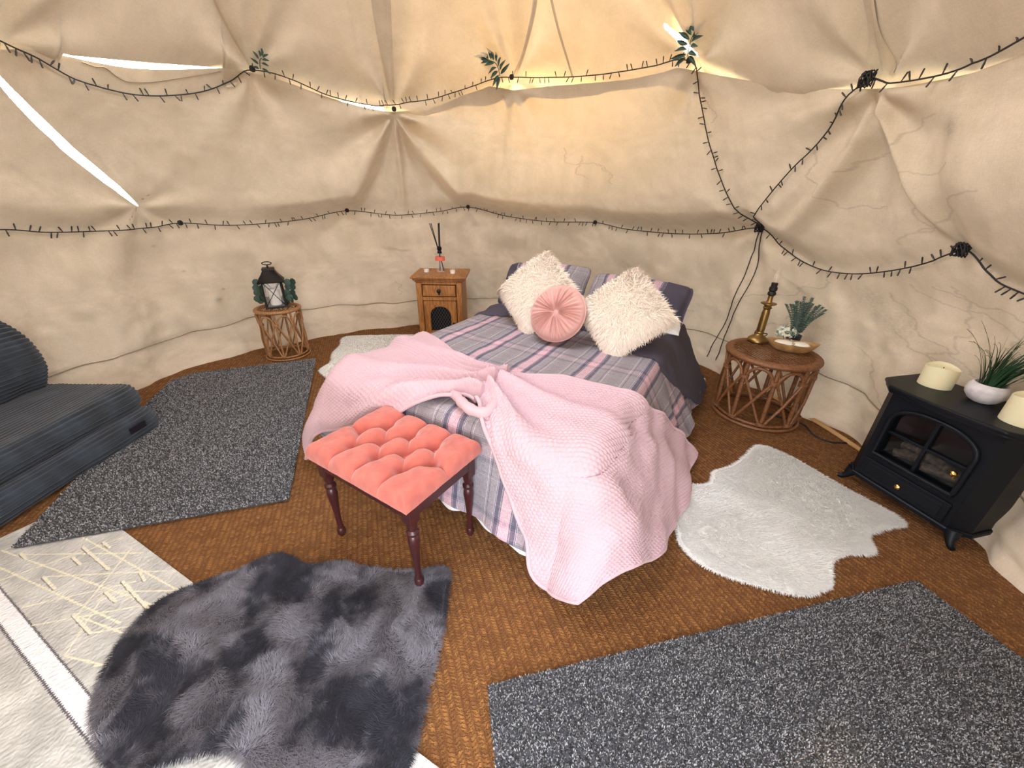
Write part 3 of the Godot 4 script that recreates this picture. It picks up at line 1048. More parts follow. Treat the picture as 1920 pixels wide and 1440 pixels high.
func hem_len(k: float) -> float:   # how far the duvet hangs, along its edge: 0 left head, .4 left foot, .6 right foot, 1 right head
	return lerp_list([Vector2(0, 0.36), Vector2(0.38, 0.38), Vector2(0.44, 0.43), Vector2(0.5, 0.45), Vector2(0.56, 0.50), Vector2(0.585, 0.47), Vector2(0.615, 0.46), Vector2(0.65, 0.585), Vector2(0.8, 0.575), Vector2(1.0, 0.53)], k) + 0.012 * sin(k * 90.0)

func edge_at(k: float) -> Array:   # point on the mattress edge and outward direction
	if k < 0.38:
		return [Vector2(-BX1, lerpf(BZ0, BZ1, k / 0.38)), Vector2(-1, 0)]
	if k < 0.42:
		var a := (k - 0.38) / 0.04 * PI / 2.0
		return [Vector2(-BX1, BZ1), Vector2(-cos(a), sin(a))]
	if k < 0.58:
		return [Vector2(lerpf(-BX1, BX1, (k - 0.42) / 0.16), BZ1), Vector2(0, 1)]
	if k < 0.62:
		var a := (k - 0.58) / 0.04 * PI / 2.0
		return [Vector2(BX1, BZ1), Vector2(sin(a), cos(a))]
	return [Vector2(BX1, lerpf(BZ1, BZ0, (k - 0.62) / 0.38)), Vector2(1, 0)]

func duvet_off(u: float, w: float) -> float:
	return 0.010 * nz.get_noise_2d(u * 2.5, w * 2.5) + 0.004 * nz.get_noise_2d(u * 8.0, w * 8.0)

func build_bed() -> void:
	var bed := thing("bed", "low double bed under the plaid duvet, its head against the tent wall", "bed", BED_AT, BED_TURN)
	put(mb().box(Vector3(0, 0.34, -0.98), Vector3(1.30, 0.30, 1.84), 0.05).mesh(), "mattress", M.white_cloth, bed)
	put(mb().box(Vector3(0, 0.12, -0.98), Vector3(1.24, 0.14, 1.80), 0.02).mesh(), "divan_base", M.navy_cloth, bed)
	for sx in [-1, 1]:
		for sz in [-1.75, -0.2]:
			put(mb(Transform3D(Basis(), Vector3(sx * 0.55, 0, sz))).lathe([Vector2(0.025, 0), Vector2(0.03, 0.03), Vector2(0.03, 0.06)], 12).mesh(), "foot", M.mahogany, bed)
	var dv := thing("duvet", "grey, navy and pink plaid duvet spread over the bed down to the floor", "duvet", BED_AT, BED_TURN)
	var uvs := func(u: float, w: float) -> Vector2: return Vector2(u - 0.105, w) / 0.31 + Vector2(0.5, 0.0)
	var m := mb()
	m.grid(60, 80, func(a: float, c: float) -> Vector3:
		var u := lerpf(-BX1, BX1, a); var w := lerpf(BZ0, BZ1, c)
		return drape(u, w, duvet_off(u, w) * minf(minf(a, 1 - a) * 20.0, 1.0) * minf(minf(c, 1 - c) * 20, 1)), false, func(a: float, c: float) -> Vector2:
			return uvs.call(lerpf(-BX1, BX1, a), lerpf(BZ0, BZ1, c)))
	m.grid(220, 26, func(k: float, t: float) -> Vector3:
		var e := edge_at(k)
		var L := t * hem_len(k)
		var p: Vector2 = e[0] + e[1] * L
		var ripple := (0.020 * sin(k * 95.0 + sin(k * 31.0)) + 0.010 * sin(k * 210.0)) * t * t
		return drape(p.x, p.y, ripple + duvet_off(p.x, p.y) * t), false, func(k: float, t: float) -> Vector2:
			var e := edge_at(k)
			var p: Vector2 = e[0] + e[1] * (t * hem_len(k))
			if k > 0.38 and k < 0.42: p = e[0] + Vector2(-t * hem_len(k), 0)
			if k > 0.58 and k < 0.62: p = e[0] + Vector2(t * hem_len(k), 0)
			return uvs.call(p.x, p.y))
	put(m.mesh(), "cover", M.plaid, dv)
	# white underside showing along the foot hem
	var hm := mb()
	hm.grid(150, 3, func(a: float, t: float) -> Vector3:
		var k := lerpf(0.40, 0.578, a)
		var e := edge_at(k)
		var L := hem_len(k) - 0.02 + t * (0.034 + 0.012 * sin(k * 260.0))
		var p: Vector2 = e[0] + e[1] * L
		var ripple := 0.020 * sin(k * 95.0 + sin(k * 31.0)) + 0.010 * sin(k * 210.0)
		return drape(p.x, p.y, ripple - 0.006 - 0.004 * t))
	put(hm.mesh(), "lining", M.white_cloth, dv)
	# navy reverse turned back at the head
	var tb := mb()
	tb.grid(70, 30, func(a: float, c: float) -> Vector3:
		var u := lerpf(-0.98, 1.22, a)
		var w0 := lerp_list([Vector2(-0.98, -1.25), Vector2(-0.5, -1.33), Vector2(0.0, -1.38), Vector2(0.36, -1.32), Vector2(0.50, -1.10), Vector2(0.59, -1.07), Vector2(0.76, -1.10), Vector2(0.97, -1.28), Vector2(1.24, -1.62)], u)
		var w := lerpf(w0, -1.93, c)
		var edge := sqrt(minf(c * 12.0, 1.0))
		return drape(u, w, 0.004 + 0.018 * edge + duvet_off(u, w) + 0.012 * nz.get_noise_2d(u * 4.0, w * 4.0)), true)
	tb.grid(70, 3, func(a: float, c: float) -> Vector3:
		var u := lerpf(-0.98, 1.22, a)
		return drape(u, -1.93 - 0.03 * sin(PI * c), 0.02 - 0.25 * c * minf(1.0, 1.0)), true)
	put(tb.mesh(), "turned_back_edge", M.navy_cloth, dv)

func pillow_mesh(w: float, h: float, t: float, wr: float, uvw := Vector2.ONE, n := 36, corner := 0.0) -> ArrayMesh:
	var m := mb()
	for sg in [1.0, -1.0]:
		m.grid(n, n, func(a: float, c: float) -> Vector3:
			var x := a * 2.0 - 1.0
			var y := c * 2.0 - 1.0
			var k := pow(maxf((1.0 - x * x) * (1.0 - y * y), 0.0), 0.42)
			var cor := 1.0 - corner * pow(x * x * y * y, 2.0)
			var pin := cor * (1.0 - 0.07 * (1.0 - x * x) * y * y)
			var pin2 := cor * (1.0 - 0.07 * (1.0 - y * y) * x * x)
			var z: float = t * 0.5 * k * sg + wr * nz.get_noise_2d(x * 1.5 + w * 9.0, y * 1.5 + sg) * k
			return Vector3(x * w * 0.5 * pin2, y * h * 0.5 * pin, z), sg > 0.0, func(a: float, c: float) -> Vector2: return Vector2(a, c) * uvw)
	return m.mesh()

func lean_basis(tilt_deg: float, spin_deg: float, yaw_deg := 0.0) -> Basis:   # local x across, y up the cushion, z its front
	return Basis(Vector3.UP, BED_TURN + deg_to_rad(yaw_deg)) * Basis(Vector3.RIGHT, -deg_to_rad(tilt_deg)) * Basis(Vector3.BACK, deg_to_rad(spin_deg))

func bed_to_world(p: Vector3) -> Vector3:
	return BED_AT + Basis(Vector3.UP, BED_TURN) * p

func place_lean(o: Node3D, local: Vector3, tilt: float, spin: float, yaw := 0.0) -> void:
	o.transform = Transform3D(lean_basis(tilt, spin, yaw), bed_to_world(local))

func build_cushions() -> void:
	# bed pillows, plaid with a plain navy border at the outer end
	var wp := thing("white_pillow", "plain white pillow lying flat under the right plaid pillow", "pillow")
	place_lean(wp, Vector3(0.42, 0.60, -1.74), 80.0, -4.0)
	put(pillow_mesh(0.68, 0.42, 0.12, 0.01), "pillowcase", M.white_cloth, wp)
	for k in 2:
		var sg := -1.0 if k == 0 else 1.0
		var o := thing("plaid_pillow", ["plaid pillow propped behind the left cream cushion, navy edge at its left", "plaid pillow with broad navy end propped behind the right cream cushion"][k], "pillow", Vector3.ZERO, 0.0)
		place_lean(o, Vector3(-0.345, 0.705, -1.74) if k == 0 else Vector3(0.375, 0.675, -1.72), 44.0, 3.0 if k == 0 else -3.0)
		put(pillow_mesh(0.74, 0.42, 0.21, 0.035, Vector2(2.2, 1.2), 44, 0.10), "pillowcase", M.plaid, o)
		var f := mb()
		for s2 in [1.0, -1.0]:
			f.grid(12, 36, func(a: float, c: float) -> Vector3:
				var x := sg * lerpf([0.72, 0.52][k], 1.05, a)
				var y := c * 2.0 - 1.0
				var kk := pow(maxf((1.0 - minf(x * x, 1.0)) * (1.0 - y * y), 0.0), 0.42)
				var xx := minf(absf(x), 1.0)
				var cor := 1.0 - 0.10 * pow(xx * xx * y * y, 2.0)
				var z: float = (0.105 * kk + 0.004) * s2 + 0.035 * nz.get_noise_2d(x * 1.5 + 0.74 * 9.0, y * 1.5 + s2) * kk
				return Vector3(x * 0.37 * cor * (1.0 - 0.07 * (1.0 - y * y) * xx * xx), y * 0.212 * cor * (1.0 - 0.07 * (1.0 - xx * xx) * y * y), z), (s2 > 0.0) == (sg > 0.0))
		put(f.mesh(), "border", M.navy_cloth, o)
	# shaggy cream cushions standing on a corner
	var spec := [["cream shaggy square cushion standing on its corner, left of the round pink cushion", Vector3(-0.165, 0.765, -1.27), 36.0, 49.0, 0.43], ["cream shaggy square cushion tilted on its corner, right of the round pink cushion", Vector3(0.455, 0.735, -1.19), 38.0, 47.0, 0.42]]
	for s in spec:
		var o := thing("shaggy_cushion", s[0], "cushion", Vector3.ZERO, 0.0)
		place_lean(o, s[1], s[2], s[3])
		var W: float = s[4]
		put(pillow_mesh(W, W, 0.20, 0.01), "cover", M.fur_cream, o)
		var buf := PackedFloat32Array()
		var g := (o.transform.basis.inverse() * Vector3.DOWN)
		for k in 15000:
			var x := rng.randf_range(-1, 1)
			var y := rng.randf_range(-1, 1)
			if k % 5 == 0:
				if k % 2 == 0: x = signf(x) * rng.randf_range(0.94, 1.0)
				else: y = signf(y) * rng.randf_range(0.94, 1.0)
			var sg := 1.0 if rng.randf() < 0.75 else -1.0
			var kk := pow(maxf((1.0 - x * x) * (1.0 - y * y), 0.0), 0.42)
			var p := Vector3(x * W * 0.5 * (1.0 - 0.07 * (1.0 - y * y) * x * x), y * W * 0.5 * (1.0 - 0.07 * (1.0 - x * x) * y * y), 0.10 * kk * sg)
			var nrm := Vector3(x * absf(x) * 1.1, y * absf(y) * 1.1, sg * (0.35 + kk)).normalized()
			var lean := g + Vector3(rng.randf_range(-1, 1), rng.randf_range(-1, 1), 0) * 0.8
			var up := nrm + lean * 0.45
			var q := rng.randf_range(0.86, 1.04)
			add_blade(buf, p - nrm * 0.004, up, lean, rng.randf_range(0.030, 0.055), 0.0075, Color(0.96 * q, 0.83 * q, 0.71 * q))
		pile("shag", blade_mesh(1.0, 0.7), buf, o)
	# round pleated cushion
	var rc := thing("round_cushion", "round pale pink velvet cushion, pleated to a centre button", "cushion")
	place_lean(rc, Vector3(0.095, 0.715, -1.035), 30.0, 0.0)
	var m := mb()
	var R := 0.172
	for sg in [1.0, -1.0]:
		m.grid(360, 26, func(a: float, c: float) -> Vector3:
			var w := a * TAU
			var r := R * sin(minf(c, 1.0) * PI * 0.5)
			var rr := r / R
			var z := 0.062 * pow(maxf(1.0 - pow(rr, 3.2), 0.0), 0.5) - 0.034 * exp(-pow(rr / 0.17, 2.0))
			var pleat := 0.0065 * sin(w * 38.0 + 2.2 * sin(w * 5.0)) + 0.004 * sin(w * 23.0 + 1.0)
			z += pleat * ss(0.06, 0.3, rr) * (1.0 - ss(0.75, 1.0, rr))
			return Vector3(r * cos(w), r * sin(w), z * sg), sg < 0.0)
	put(m.mesh(), "cover", M.pink_velvet, rc)
	var wl := mb()
	var ring := []
	for k in 64:
		ring.append(Vector3(cos(TAU * k / 64.0) * R, sin(TAU * k / 64.0) * R, 0.0))
	wl.tube(ring, 0.006, 8, true)
	put(wl.mesh(), "piping", M.pink_velvet, rc)
	put(mb(Transform3D(Basis(Vector3.RIGHT, PI / 2.0), Vector3(0, 0, 0.026))).lathe([Vector2(0.016, 0.0), Vector2(0.017, 0.006), Vector2(0.012, 0.012), Vector2(0.0, 0.014)], 20).mesh(), "button", M.pink_velvet, rc)

# ------------------------------------------------------------------ blanket
func build_blanket() -> void:
	var o := thing("throw_blanket", "pale pink waffle throw twisted in the middle and fanned over the bed's foot", "blanket", BED_AT, BED_TURN)
	var top := [Vector2(-1.12, -0.78), Vector2(-0.60, -0.66), Vector2(-0.28, -0.50), Vector2(0.0, -0.385), Vector2(0.12, -0.365), Vector2(0.22, -0.385), Vector2(0.40, -0.47), Vector2(0.58, -0.50), Vector2(0.73, -0.56), Vector2(0.93, -0.77), Vector2(1.14, -0.95), Vector2(1.27, -1.03)]
	var bot := [Vector2(-1.02, 0.40), Vector2(-0.60, 0.26), Vector2(-0.30, 0.12), Vector2(-0.05, -0.02), Vector2(0.10, -0.10), Vector2(0.24, -0.02), Vector2(0.33, 0.07), Vector2(0.42, 0.20), Vector2(0.51, 0.34), Vector2(0.60, 0.50), Vector2(0.74, 0.50), Vector2(0.88, 0.43)]
	var ct := curve(top, 12)
	var cb := curve(bot, 12)
	var N := ct.size() - 1
	var pick := func(list: Array, s: float) -> Vector2:
		var x := clampf(s * N, 0.0, N - 0.0001)
		var k := int(x)
		return (list[k] as Vector2).lerp(list[k + 1], x - k)
	var spot := func(s: float, t: float) -> Vector2:
		var p: Vector2 = (pick.call(ct, s) as Vector2).lerp(pick.call(cb, s), t)
		# the far right edge bows outwards round the corner of the bed
		var bow := sin(PI * t) * ss(0.62, 1.0, s)
		p += Vector2(0.17, -0.01) * bow
		var bl := sin(PI * t) * (1.0 - ss(0.0, 0.25, s))
		return p + Vector2(0.02, 0.0) * bl
	var lift := func(s: float, t: float, p: Vector2) -> float:
		var tw := exp(-pow((s - 0.40) / 0.085, 2.0))        # 1 at the twist
		var fan := clampf(absf(s - 0.40) / 0.6, 0.0, 1.0)
		var amp := 0.040 * exp(-fan * 1.2)
		var ph := 3.0 * nz.get_noise_2d(s * 2.0, 3.0)
		var f := pow(0.5 + 0.5 * sin(t * 17.0 + ph + (1.6 if s > 0.40 else 0.0)), 1.7)
		var f2 := 0.5 + 0.5 * sin(t * 33.0 + 2.0 * ph + 4.0)
		var h := 0.016 + amp * (f * 1.3 + f2 * 0.6)
		h += tw * (0.034 * sin(PI * clampf(t, 0.0, 1.0)) + 0.010 * sin(t * 22.0 + s * 30.0))
		h += 0.010 * nz.get_noise_2d(p.x * 3.0, p.y * 3.0)
		# arc-shaped folds over the corner of the bed
		var d := Vector2(p.x - 0.45, p.y + 0.05).length()
		h += 0.008 * ss(0.55, 0.75, s) * sin(d * 26.0 + 3.0 * nz.get_noise_2d(p.x * 1.5, p.y * 1.5)) * ss(0.25, 0.45, d)
		var over := Vector2(maxf(absf(p.x) - BX1, 0.0), maxf(p.y - BZ1, 0.0)).length()
		h += 0.026 * ss(0.04, 0.25, over)
		return h
	var pitch := 0.018
	var m := mb()
	var NU := 760
	var NV := 300
	m.grid(NU, NV, func(s: float, t: float) -> Vector3:
		var p: Vector2 = spot.call(s, t)
		var rim := minf(minf(t, 1.0 - t) * 45.0, minf(s, 1.0 - s) * 90.0)
		var h: float = lift.call(s, t, p)
		var q := p.rotated(0.30 if s > 0.4 else -0.2)
		var row := floorf(q.y / (pitch * 0.8))
		var wx := absf(sin(PI * (q.x / pitch + 0.5 * fposmod(row, 2.0))))
		var wy := absf(sin(PI * q.y / (pitch * 0.8)))
		h += 0.0068 * sqrt(wx * wy) * ss(0.1, 0.6, rim)
		var edge := 0.005 * (1.0 - ss(0.0, 1.0, rim))
		return drape(p.x, p.y, maxf(h, 0.006) - edge), true)
	put(m.mesh(), "cloth", M.blanket, o)
	# rolled hem along the edges
	for ed in 2:
		var pts := []
		for k in 261:
			var s := k / 260.0
			var t := 0.002 if ed == 0 else 0.998
			var p: Vector2 = spot.call(s, t)
			pts.append(drape(p.x, p.y, (lift.call(s, t, p) as float) - 0.004))
		put(mb().tube(pts, 0.009, 8).mesh(), "hem", M.blanket, o)
	var pe := []
	for k in 121:
		var t := k / 120.0
		var p: Vector2 = spot.call(0.9985, t)
		pe.append(drape(p.x, p.y, (lift.call(0.9985, t, p) as float) - 0.004))
	put(mb().tube(pe, 0.009, 8).mesh(), "hem", M.blanket, o)
	# the loose loop pulled through the twist
	var lp := mb()
	var path := curve([Vector3(0.02, BED_H + 0.025, -0.10), Vector3(0.06, BED_H + 0.04, -0.075), Vector3(0.12, BED_H + 0.045, -0.035), Vector3(0.19, BED_H + 0.045, -0.005), Vector3(0.245, BED_H + 0.04, -0.02), Vector3(0.25, BED_H + 0.045, -0.075), Vector3(0.21, BED_H + 0.045, -0.16), Vector3(0.15, BED_H + 0.05, -0.24)], 10)
	var rr := []
	for k in path.size():
		rr.append(0.017 + 0.006 * sin(PI * k / path.size()) + 0.002 * sin(k * 0.7))
	lp.tube(path, rr, 14)
	put(lp.mesh(), "twist", M.blanket, o)

# ------------------------------------------------------------------ stool
func build_stool() -> void:
	var o := thing("footstool", "coral velvet deep-buttoned stool on dark turned legs at the bed's foot", "stool", Vector3(-0.455, 0, -1.235), deg_to_rad(-32.0))
	var W := 0.545
	var D := 0.405
	var legs := [[-0.235, 0.155], [0.235, 0.155], [0.235, -0.155], [-0.235, -0.155]]
	var prof := [Vector2(0.012, 0.0), Vector2(0.017, 0.012), Vector2(0.018, 0.03), Vector2(0.012, 0.042), Vector2(0.014, 0.05), Vector2(0.011, 0.06), Vector2(0.012, 0.12), Vector2(0.017, 0.19), Vector2(0.022, 0.235), Vector2(0.019, 0.255), Vector2(0.014, 0.262), Vector2(0.023, 0.272), Vector2(0.023, 0.282), Vector2(0.015, 0.290), Vector2(0.019, 0.310), Vector2(0.021, 0.328)]
	for l in legs:
		var y0 := 0.014 if l[0] > 0 and l[1] > 0 else 0.0
		var top := mb(Transform3D(Basis(), Vector3(l[0], y0, l[1]))).lathe(prof, 20)
		top.box(Vector3(0, (0.327 + 0.42 - y0) * 0.5, 0), Vector3(0.046, 0.42 - y0 - 0.327, 0.046), 0.004)
		put(top.mesh(), "leg", M.mahogany, o)
	var fr := mb()
	for s in [-1.0, 1.0]:
		fr.box(Vector3(0, 0.394, s * 0.165), Vector3(0.47, 0.055, 0.022), 0.003)
		fr.box(Vector3(s * 0.245, 0.394, 0), Vector3(0.022, 0.055, 0.31), 0.003)
	fr.box(Vector3(0, 0.425, 0), Vector3(W - 0.02, 0.012, D - 0.02), 0.004)
	put(fr.mesh(), "frame", M.mahogany, o)
	var buttons := []
	for r in 5:
		var cols := 3 if r % 2 == 0 else 2
		for c in cols:
			buttons.append(Vector2((c - (cols - 1) * 0.5) * 0.135, (r - 2) * 0.0))
	buttons = []
	# diamond layout: rows of 3, 4 and 3 across the long side
	for c in 3:
		buttons.append(Vector2((c - 1.0) * 0.132, 0.088))
		buttons.append(Vector2((c - 1.0) * 0.132, -0.088))
	for c in 4:
		buttons.append(Vector2((c - 1.5) * 0.132, 0.0))
	var near_pairs := []
	for i in buttons.size():
		for j in range(i + 1, buttons.size()):
			var dd: Vector2 = buttons[j] - buttons[i]
			if absf(dd.x) > 0.05 and absf(dd.x) < 0.09 and absf(dd.y) > 0.05 and absf(dd.y) < 0.11:
				near_pairs.append([buttons[i], buttons[j]])
	for b in buttons:   # pleats run from the outer buttons to the edge
		var bv: Vector2 = b
		if absf(bv.y) > 0.05:
			near_pairs.append([bv, Vector2(bv.x, signf(bv.y) * 0.25)])
		if absf(bv.x) > 0.17:
			near_pairs.append([bv, Vector2(signf(bv.x) * 0.34, bv.y)])
	for c in [-1.0, 1.0]:
		for r in [-1.0, 1.0]:
			pass
	var hgt := func(x: float, z: float) -> float:
		var p := Vector2(x, z)
		var h := 0.064
		for pr in near_pairs:
			var a: Vector2 = pr[0]
			var b: Vector2 = pr[1]
			var t := clampf((p - a).dot(b - a) / (b - a).length_squared(), 0.0, 1.0)
			var q := p.distance_to(a.lerp(b, t))
			h -= 0.020 * exp(-q / 0.008) + 0.008 * exp(-pow(q / 0.03, 2.0))
		for b in buttons:
			h -= 0.024 * exp(-pow(p.distance_to(b) / 0.020, 2.0)) 
		return maxf(h, 0.012)
	var m := mb()
	m.grid(190, 150, func(a: float, c: float) -> Vector3:
		# the sheet runs over the rim and down the sides
		var x := (a * 2.0 - 1.0)
		var z := (c * 2.0 - 1.0)
		var ex := clampf((absf(x) - 0.86) / 0.14, 0.0, 1.0)
		var ez := clampf((absf(z) - 0.82) / 0.18, 0.0, 1.0)
		var e := maxf(ex, ez)
		var X := signf(x) * (minf(absf(x), 0.86) / 0.86 * (W * 0.5 - 0.028) + sin(ex * PI * 0.5) * 0.028)
		var Z := signf(z) * (minf(absf(z), 0.82) / 0.82 * (D * 0.5 - 0.028) + sin(ez * PI * 0.5) * 0.028)
		var h: float = hgt.call(X, Z)
		var fall := 1.0 - cos(e * PI * 0.5)
		return Vector3(X, 0.428 + h * (1.0 - fall) + 0.002 * nz.get_noise_2d(X * 18.0, Z * 18.0), Z), false)
	put(m.mesh(), "seat", M.velvet, o)
	for b in buttons:
		var y: float = 0.428 + (hgt.call(b.x, b.y) as float)
		put(mb(Transform3D(Basis(), Vector3(b.x, y - 0.002, b.y))).lathe([Vector2(0.009, 0.0), Vector2(0.009, 0.003), Vector2(0.006, 0.006), Vector2(0.0, 0.007)], 14).mesh(), "button", M.button, o)

# ------------------------------------------------------------------ sofa
func corduroy_block(w: float, h: float, d: float, r: float, rib: float, amp: float, sag: float) -> ArrayMesh:
	# rounded section in x-y swept along z, ribs running along z; x to the front
	var prof := []
	var rr := h * 0.49
	var per := 2.0 * (w - 2.0 * rr) + 2.0 * (h - 2.0 * rr) + TAU * rr
	var steps := int(per / 0.0032)
	for k in steps + 1:
		var q := fposmod(per * k / steps, per)
		var top := w - 2.0 * rr
		var arc := PI * rr + (h - 2.0 * rr)
		if q < arc:
			var a := -PI / 2.0 + PI * q / arc
			prof.append(Vector2(w * 0.5 - rr + rr * cos(a), h * 0.5 * sin(a)))
		elif q < arc + top:
			prof.append(Vector2(w * 0.5 - rr - (q - arc), h * 0.5))
		elif q < 2.0 * arc + top:
			var a := PI / 2.0 + PI * (q - arc - top) / arc
			prof.append(Vector2(-w * 0.5 + rr + rr * cos(a), h * 0.5 * sin(a)))
		else:
			prof.append(Vector2(-w * 0.5 + rr + (q - 2.0 * arc - top), -h * 0.5))
	var lens := [0.0]
	for k in range(1, prof.size()):
		lens.append(lens[k - 1] + (prof[k] as Vector2).distance_to(prof[k - 1]))
	var m := mb()
	var P := prof.size() - 1
	m.grid(P, 40, func(a: float, c: float) -> Vector3:
		var k := int(round(a * P))
		var p: Vector2 = prof[k]
		var nrm := ((prof[mini(k + 1, P)] as Vector2) - (prof[maxi(k - 1, 0)] as Vector2)).orthogonal().normalized()
		if nrm.dot(p) < 0.0: nrm = -nrm
		var z := lerpf(-0.5, 0.5, c)
		var ez := clampf((absf(z) - 0.46) / 0.04, 0.0, 1.0)
		var shrink := 1.0 - r * (1.0 - sqrt(1.0 - ez * ez))
		var rb := amp * absf(sin(PI * lens[k] / rib)) * (0.35 if nrm.y > 0.95 and w > 0.6 else 1.0)
		var wob := sag * nz.get_noise_2d(p.x * 3.0 + p.y * 2.0, z * 3.0)
		var pp := p * shrink + nrm * (rb + wob)
		return Vector3(pp.x, pp.y, z * d), false)
	for e in [-1.0, 1.0]:
		m.grid(P, 8, func(a: float, c: float) -> Vector3:
			var k := int(round(a * P))
			var p: Vector2 = prof[k] * (1.0 - r) * (1.0 - c)
			return Vector3(p.x, p.y, e * d * 0.5 + e * 0.01 * sqrt(c)), e < 0.0)
	return m.mesh()

func build_sofa() -> void:
	var o := thing("sofa_bed", "dark navy corduroy folding floor sofa at the left edge, in two mattress layers", "sofa")
	for k in 2:
		var x: float = [-2.665, -2.69][k]
		var b := put(corduroy_block([0.92, 0.88][k], 0.140, 1.75, 0.05, 0.024, 0.011, 0.012), "mattress_layer", M.cord, o)
		b.position = Vector3(x, [0.076, 0.222][k], -1.19)
		b.rotation_degrees.y = [0.0, 1.2][k]
	var lb := put(mb().box(Vector3(-2.190, 0.10, -1.90), Vector3(0.008, 0.038, 0.10), 0.002).mesh(), "label_tag", M.label_black, o)
	lb.rotation_degrees = Vector3.ZERO
	var c := thing("back_cushion", "dark navy ribbed wedge cushion standing on the floor sofa", "cushion")
	var q := put(corduroy_block(0.34, 0.50, 1.16, 0.10, 0.026, 0.011, 0.015), "cover", M.cord, c)
	c.position = Vector3(-2.87, 0.50, -1.46)
	c.rotation_degrees = Vector3(0, 0, 18)
	q.position = Vector3.ZERO

# ------------------------------------------------------------------ cabinet and what stands on it
func build_cabinet() -> void:
	var W := 0.44
	var D := 0.40
	var H := 0.66
	var o := thing("bedside_cabinet", "small carved pine cabinet with one drawer and an arched mesh door", "cabinet", Vector3(-0.72, 0, -3.92), deg_to_rad(1.0))
	var f := D * 0.5
	var body := mb()
	body.box(Vector3(-W / 2 + 0.011, 0.32, 0), Vector3(0.022, 0.56, D), 0.003)
	body.box(Vector3(W / 2 - 0.011, 0.32, 0), Vector3(0.022, 0.56, D), 0.003)
	body.box(Vector3(0, 0.32, -f + 0.008), Vector3(W - 0.04, 0.56, 0.014), 0.002)
	for y in [0.06, 0.43, 0.59]:
		body.box(Vector3(0, y, 0), Vector3(W - 0.04, 0.018, D - 0.01), 0.002)
	put(body.mesh(), "carcass", M.pine, o)
	for s in [-1.0, 1.0]:
		put(mb().box(Vector3(s * (W / 2 - 0.028), 0.33, f - 0.004), Vector3(0.056, 0.54, 0.030), 0.006).mesh(), "stile", M.pine, o)
	put(mb().box(Vector3(0, 0.592, f - 0.004), Vector3(W - 0.11, 0.022, 0.026), 0.004).mesh(), "rail", M.pine, o)
	put(mb().box(Vector3(0, 0.445, f - 0.004), Vector3(W - 0.11, 0.035, 0.028), 0.004).mesh(), "rail", M.pine, o)
	var tp := mb()
	tp.box(Vector3(0, H - 0.011, 0.0), Vector3(W + 0.09, 0.022, D + 0.085), 0.006)
	put(tp.mesh(), "top", M.pine, o)
	var mo := mb()
	mo.box(Vector3(0, H - 0.032, 0), Vector3(W + 0.055, 0.022, D + 0.05), 0.008)
	mo.box(Vector3(0, H - 0.050, 0), Vector3(W + 0.02, 0.018, D + 0.02), 0.006)
	put(mo.mesh(), "cornice", M.pine, o)
	var pl := mb()
	pl.box(Vector3(0, 0.028, 0), Vector3(W + 0.03, 0.056, D + 0.02), 0.008)
	put(pl.mesh(), "plinth", M.pine, o)
	var dr := put(mb().box(Vector3(0, 0.522, f + 0.004), Vector3(W - 0.125, 0.105, 0.022), 0.005).mesh(), "drawer", M.pine, o)
	var kn := mb(Transform3D(Basis(Vector3.RIGHT, PI / 2), Vector3(0, 0.526, f + 0.015)))
	kn.lathe([Vector2(0.016, 0), Vector2(0.012, 0.005), Vector2(0.008, 0.012), Vector2(0.018, 0.02), Vector2(0.020, 0.03), Vector2(0.012, 0.038), Vector2(0, 0.04)], 18)
	kn.xf = Transform3D()
	kn.tube([Vector3(0, 0.512, f + 0.03), Vector3(0, 0.488, f + 0.03)], [0.010, 0.006], 10)
	put(kn.mesh(), "knob", M.iron, dr)
	# door: frame with an arched opening
	var dw := W - 0.125
	var d0 := 0.066
	var d1 := 0.424
	var dm := mb()
	var zf := f + 0.008
	var iw := 0.102
	var spring := 0.275
	var arch := func(t: float) -> Vector2:   # t 0..1 around the opening's left, arch, right
		if t < 0.25: return Vector2(-iw, lerpf(0.12, spring, t / 0.25))
		if t < 0.75:
			var a := PI - (t - 0.25) / 0.5 * PI
			return Vector2(iw * cos(a), spring + 0.095 * sin(a))
		return Vector2(iw, lerpf(spring, 0.12, (t - 0.75) / 0.25))
	var outer := func(t: float) -> Vector2:
		if t < 0.25: return Vector2(-dw / 2, lerpf(0.12, spring, t / 0.25))
		if t < 0.75:
			var a := PI - (t - 0.25) / 0.5 * PI
			var d := Vector2(cos(a), sin(a))
			var k := minf(dw / 2 / maxf(absf(d.x), 0.001), (d1 - spring) / maxf(absf(d.y), 0.001))
			return Vector2(0, spring) + d * k
		return Vector2(dw / 2, lerpf(spring, 0.12, (t - 0.75) / 0.25))
	dm.grid(80, 1, func(t: float, c: float) -> Vector3:
		var p: Vector2 = (arch.call(t) as Vector2).lerp(outer.call(t), c)
		return Vector3(p.x, p.y, zf), true)
	dm.grid(80, 1, func(t: float, c: float) -> Vector3:
		var p: Vector2 = arch.call(t)
		return Vector3(p.x, p.y, zf - 0.022 * c), false)
	dm.box(Vector3(0, (d0 + 0.12) / 2, zf - 0.011), Vector3(dw, 0.12 - d0, 0.022), 0.003)
	dm.box(Vector3(-dw / 2 + 0.002, 0.245, zf - 0.012), Vector3(0.004, d1 - d0, 0.022), 0.001)
	dm.box(Vector3(dw / 2 - 0.002, 0.245, zf - 0.012), Vector3(0.004, d1 - d0, 0.022), 0.001)
	var door := put(dm.mesh(), "door", M.pine, o)
	var lat := mb()
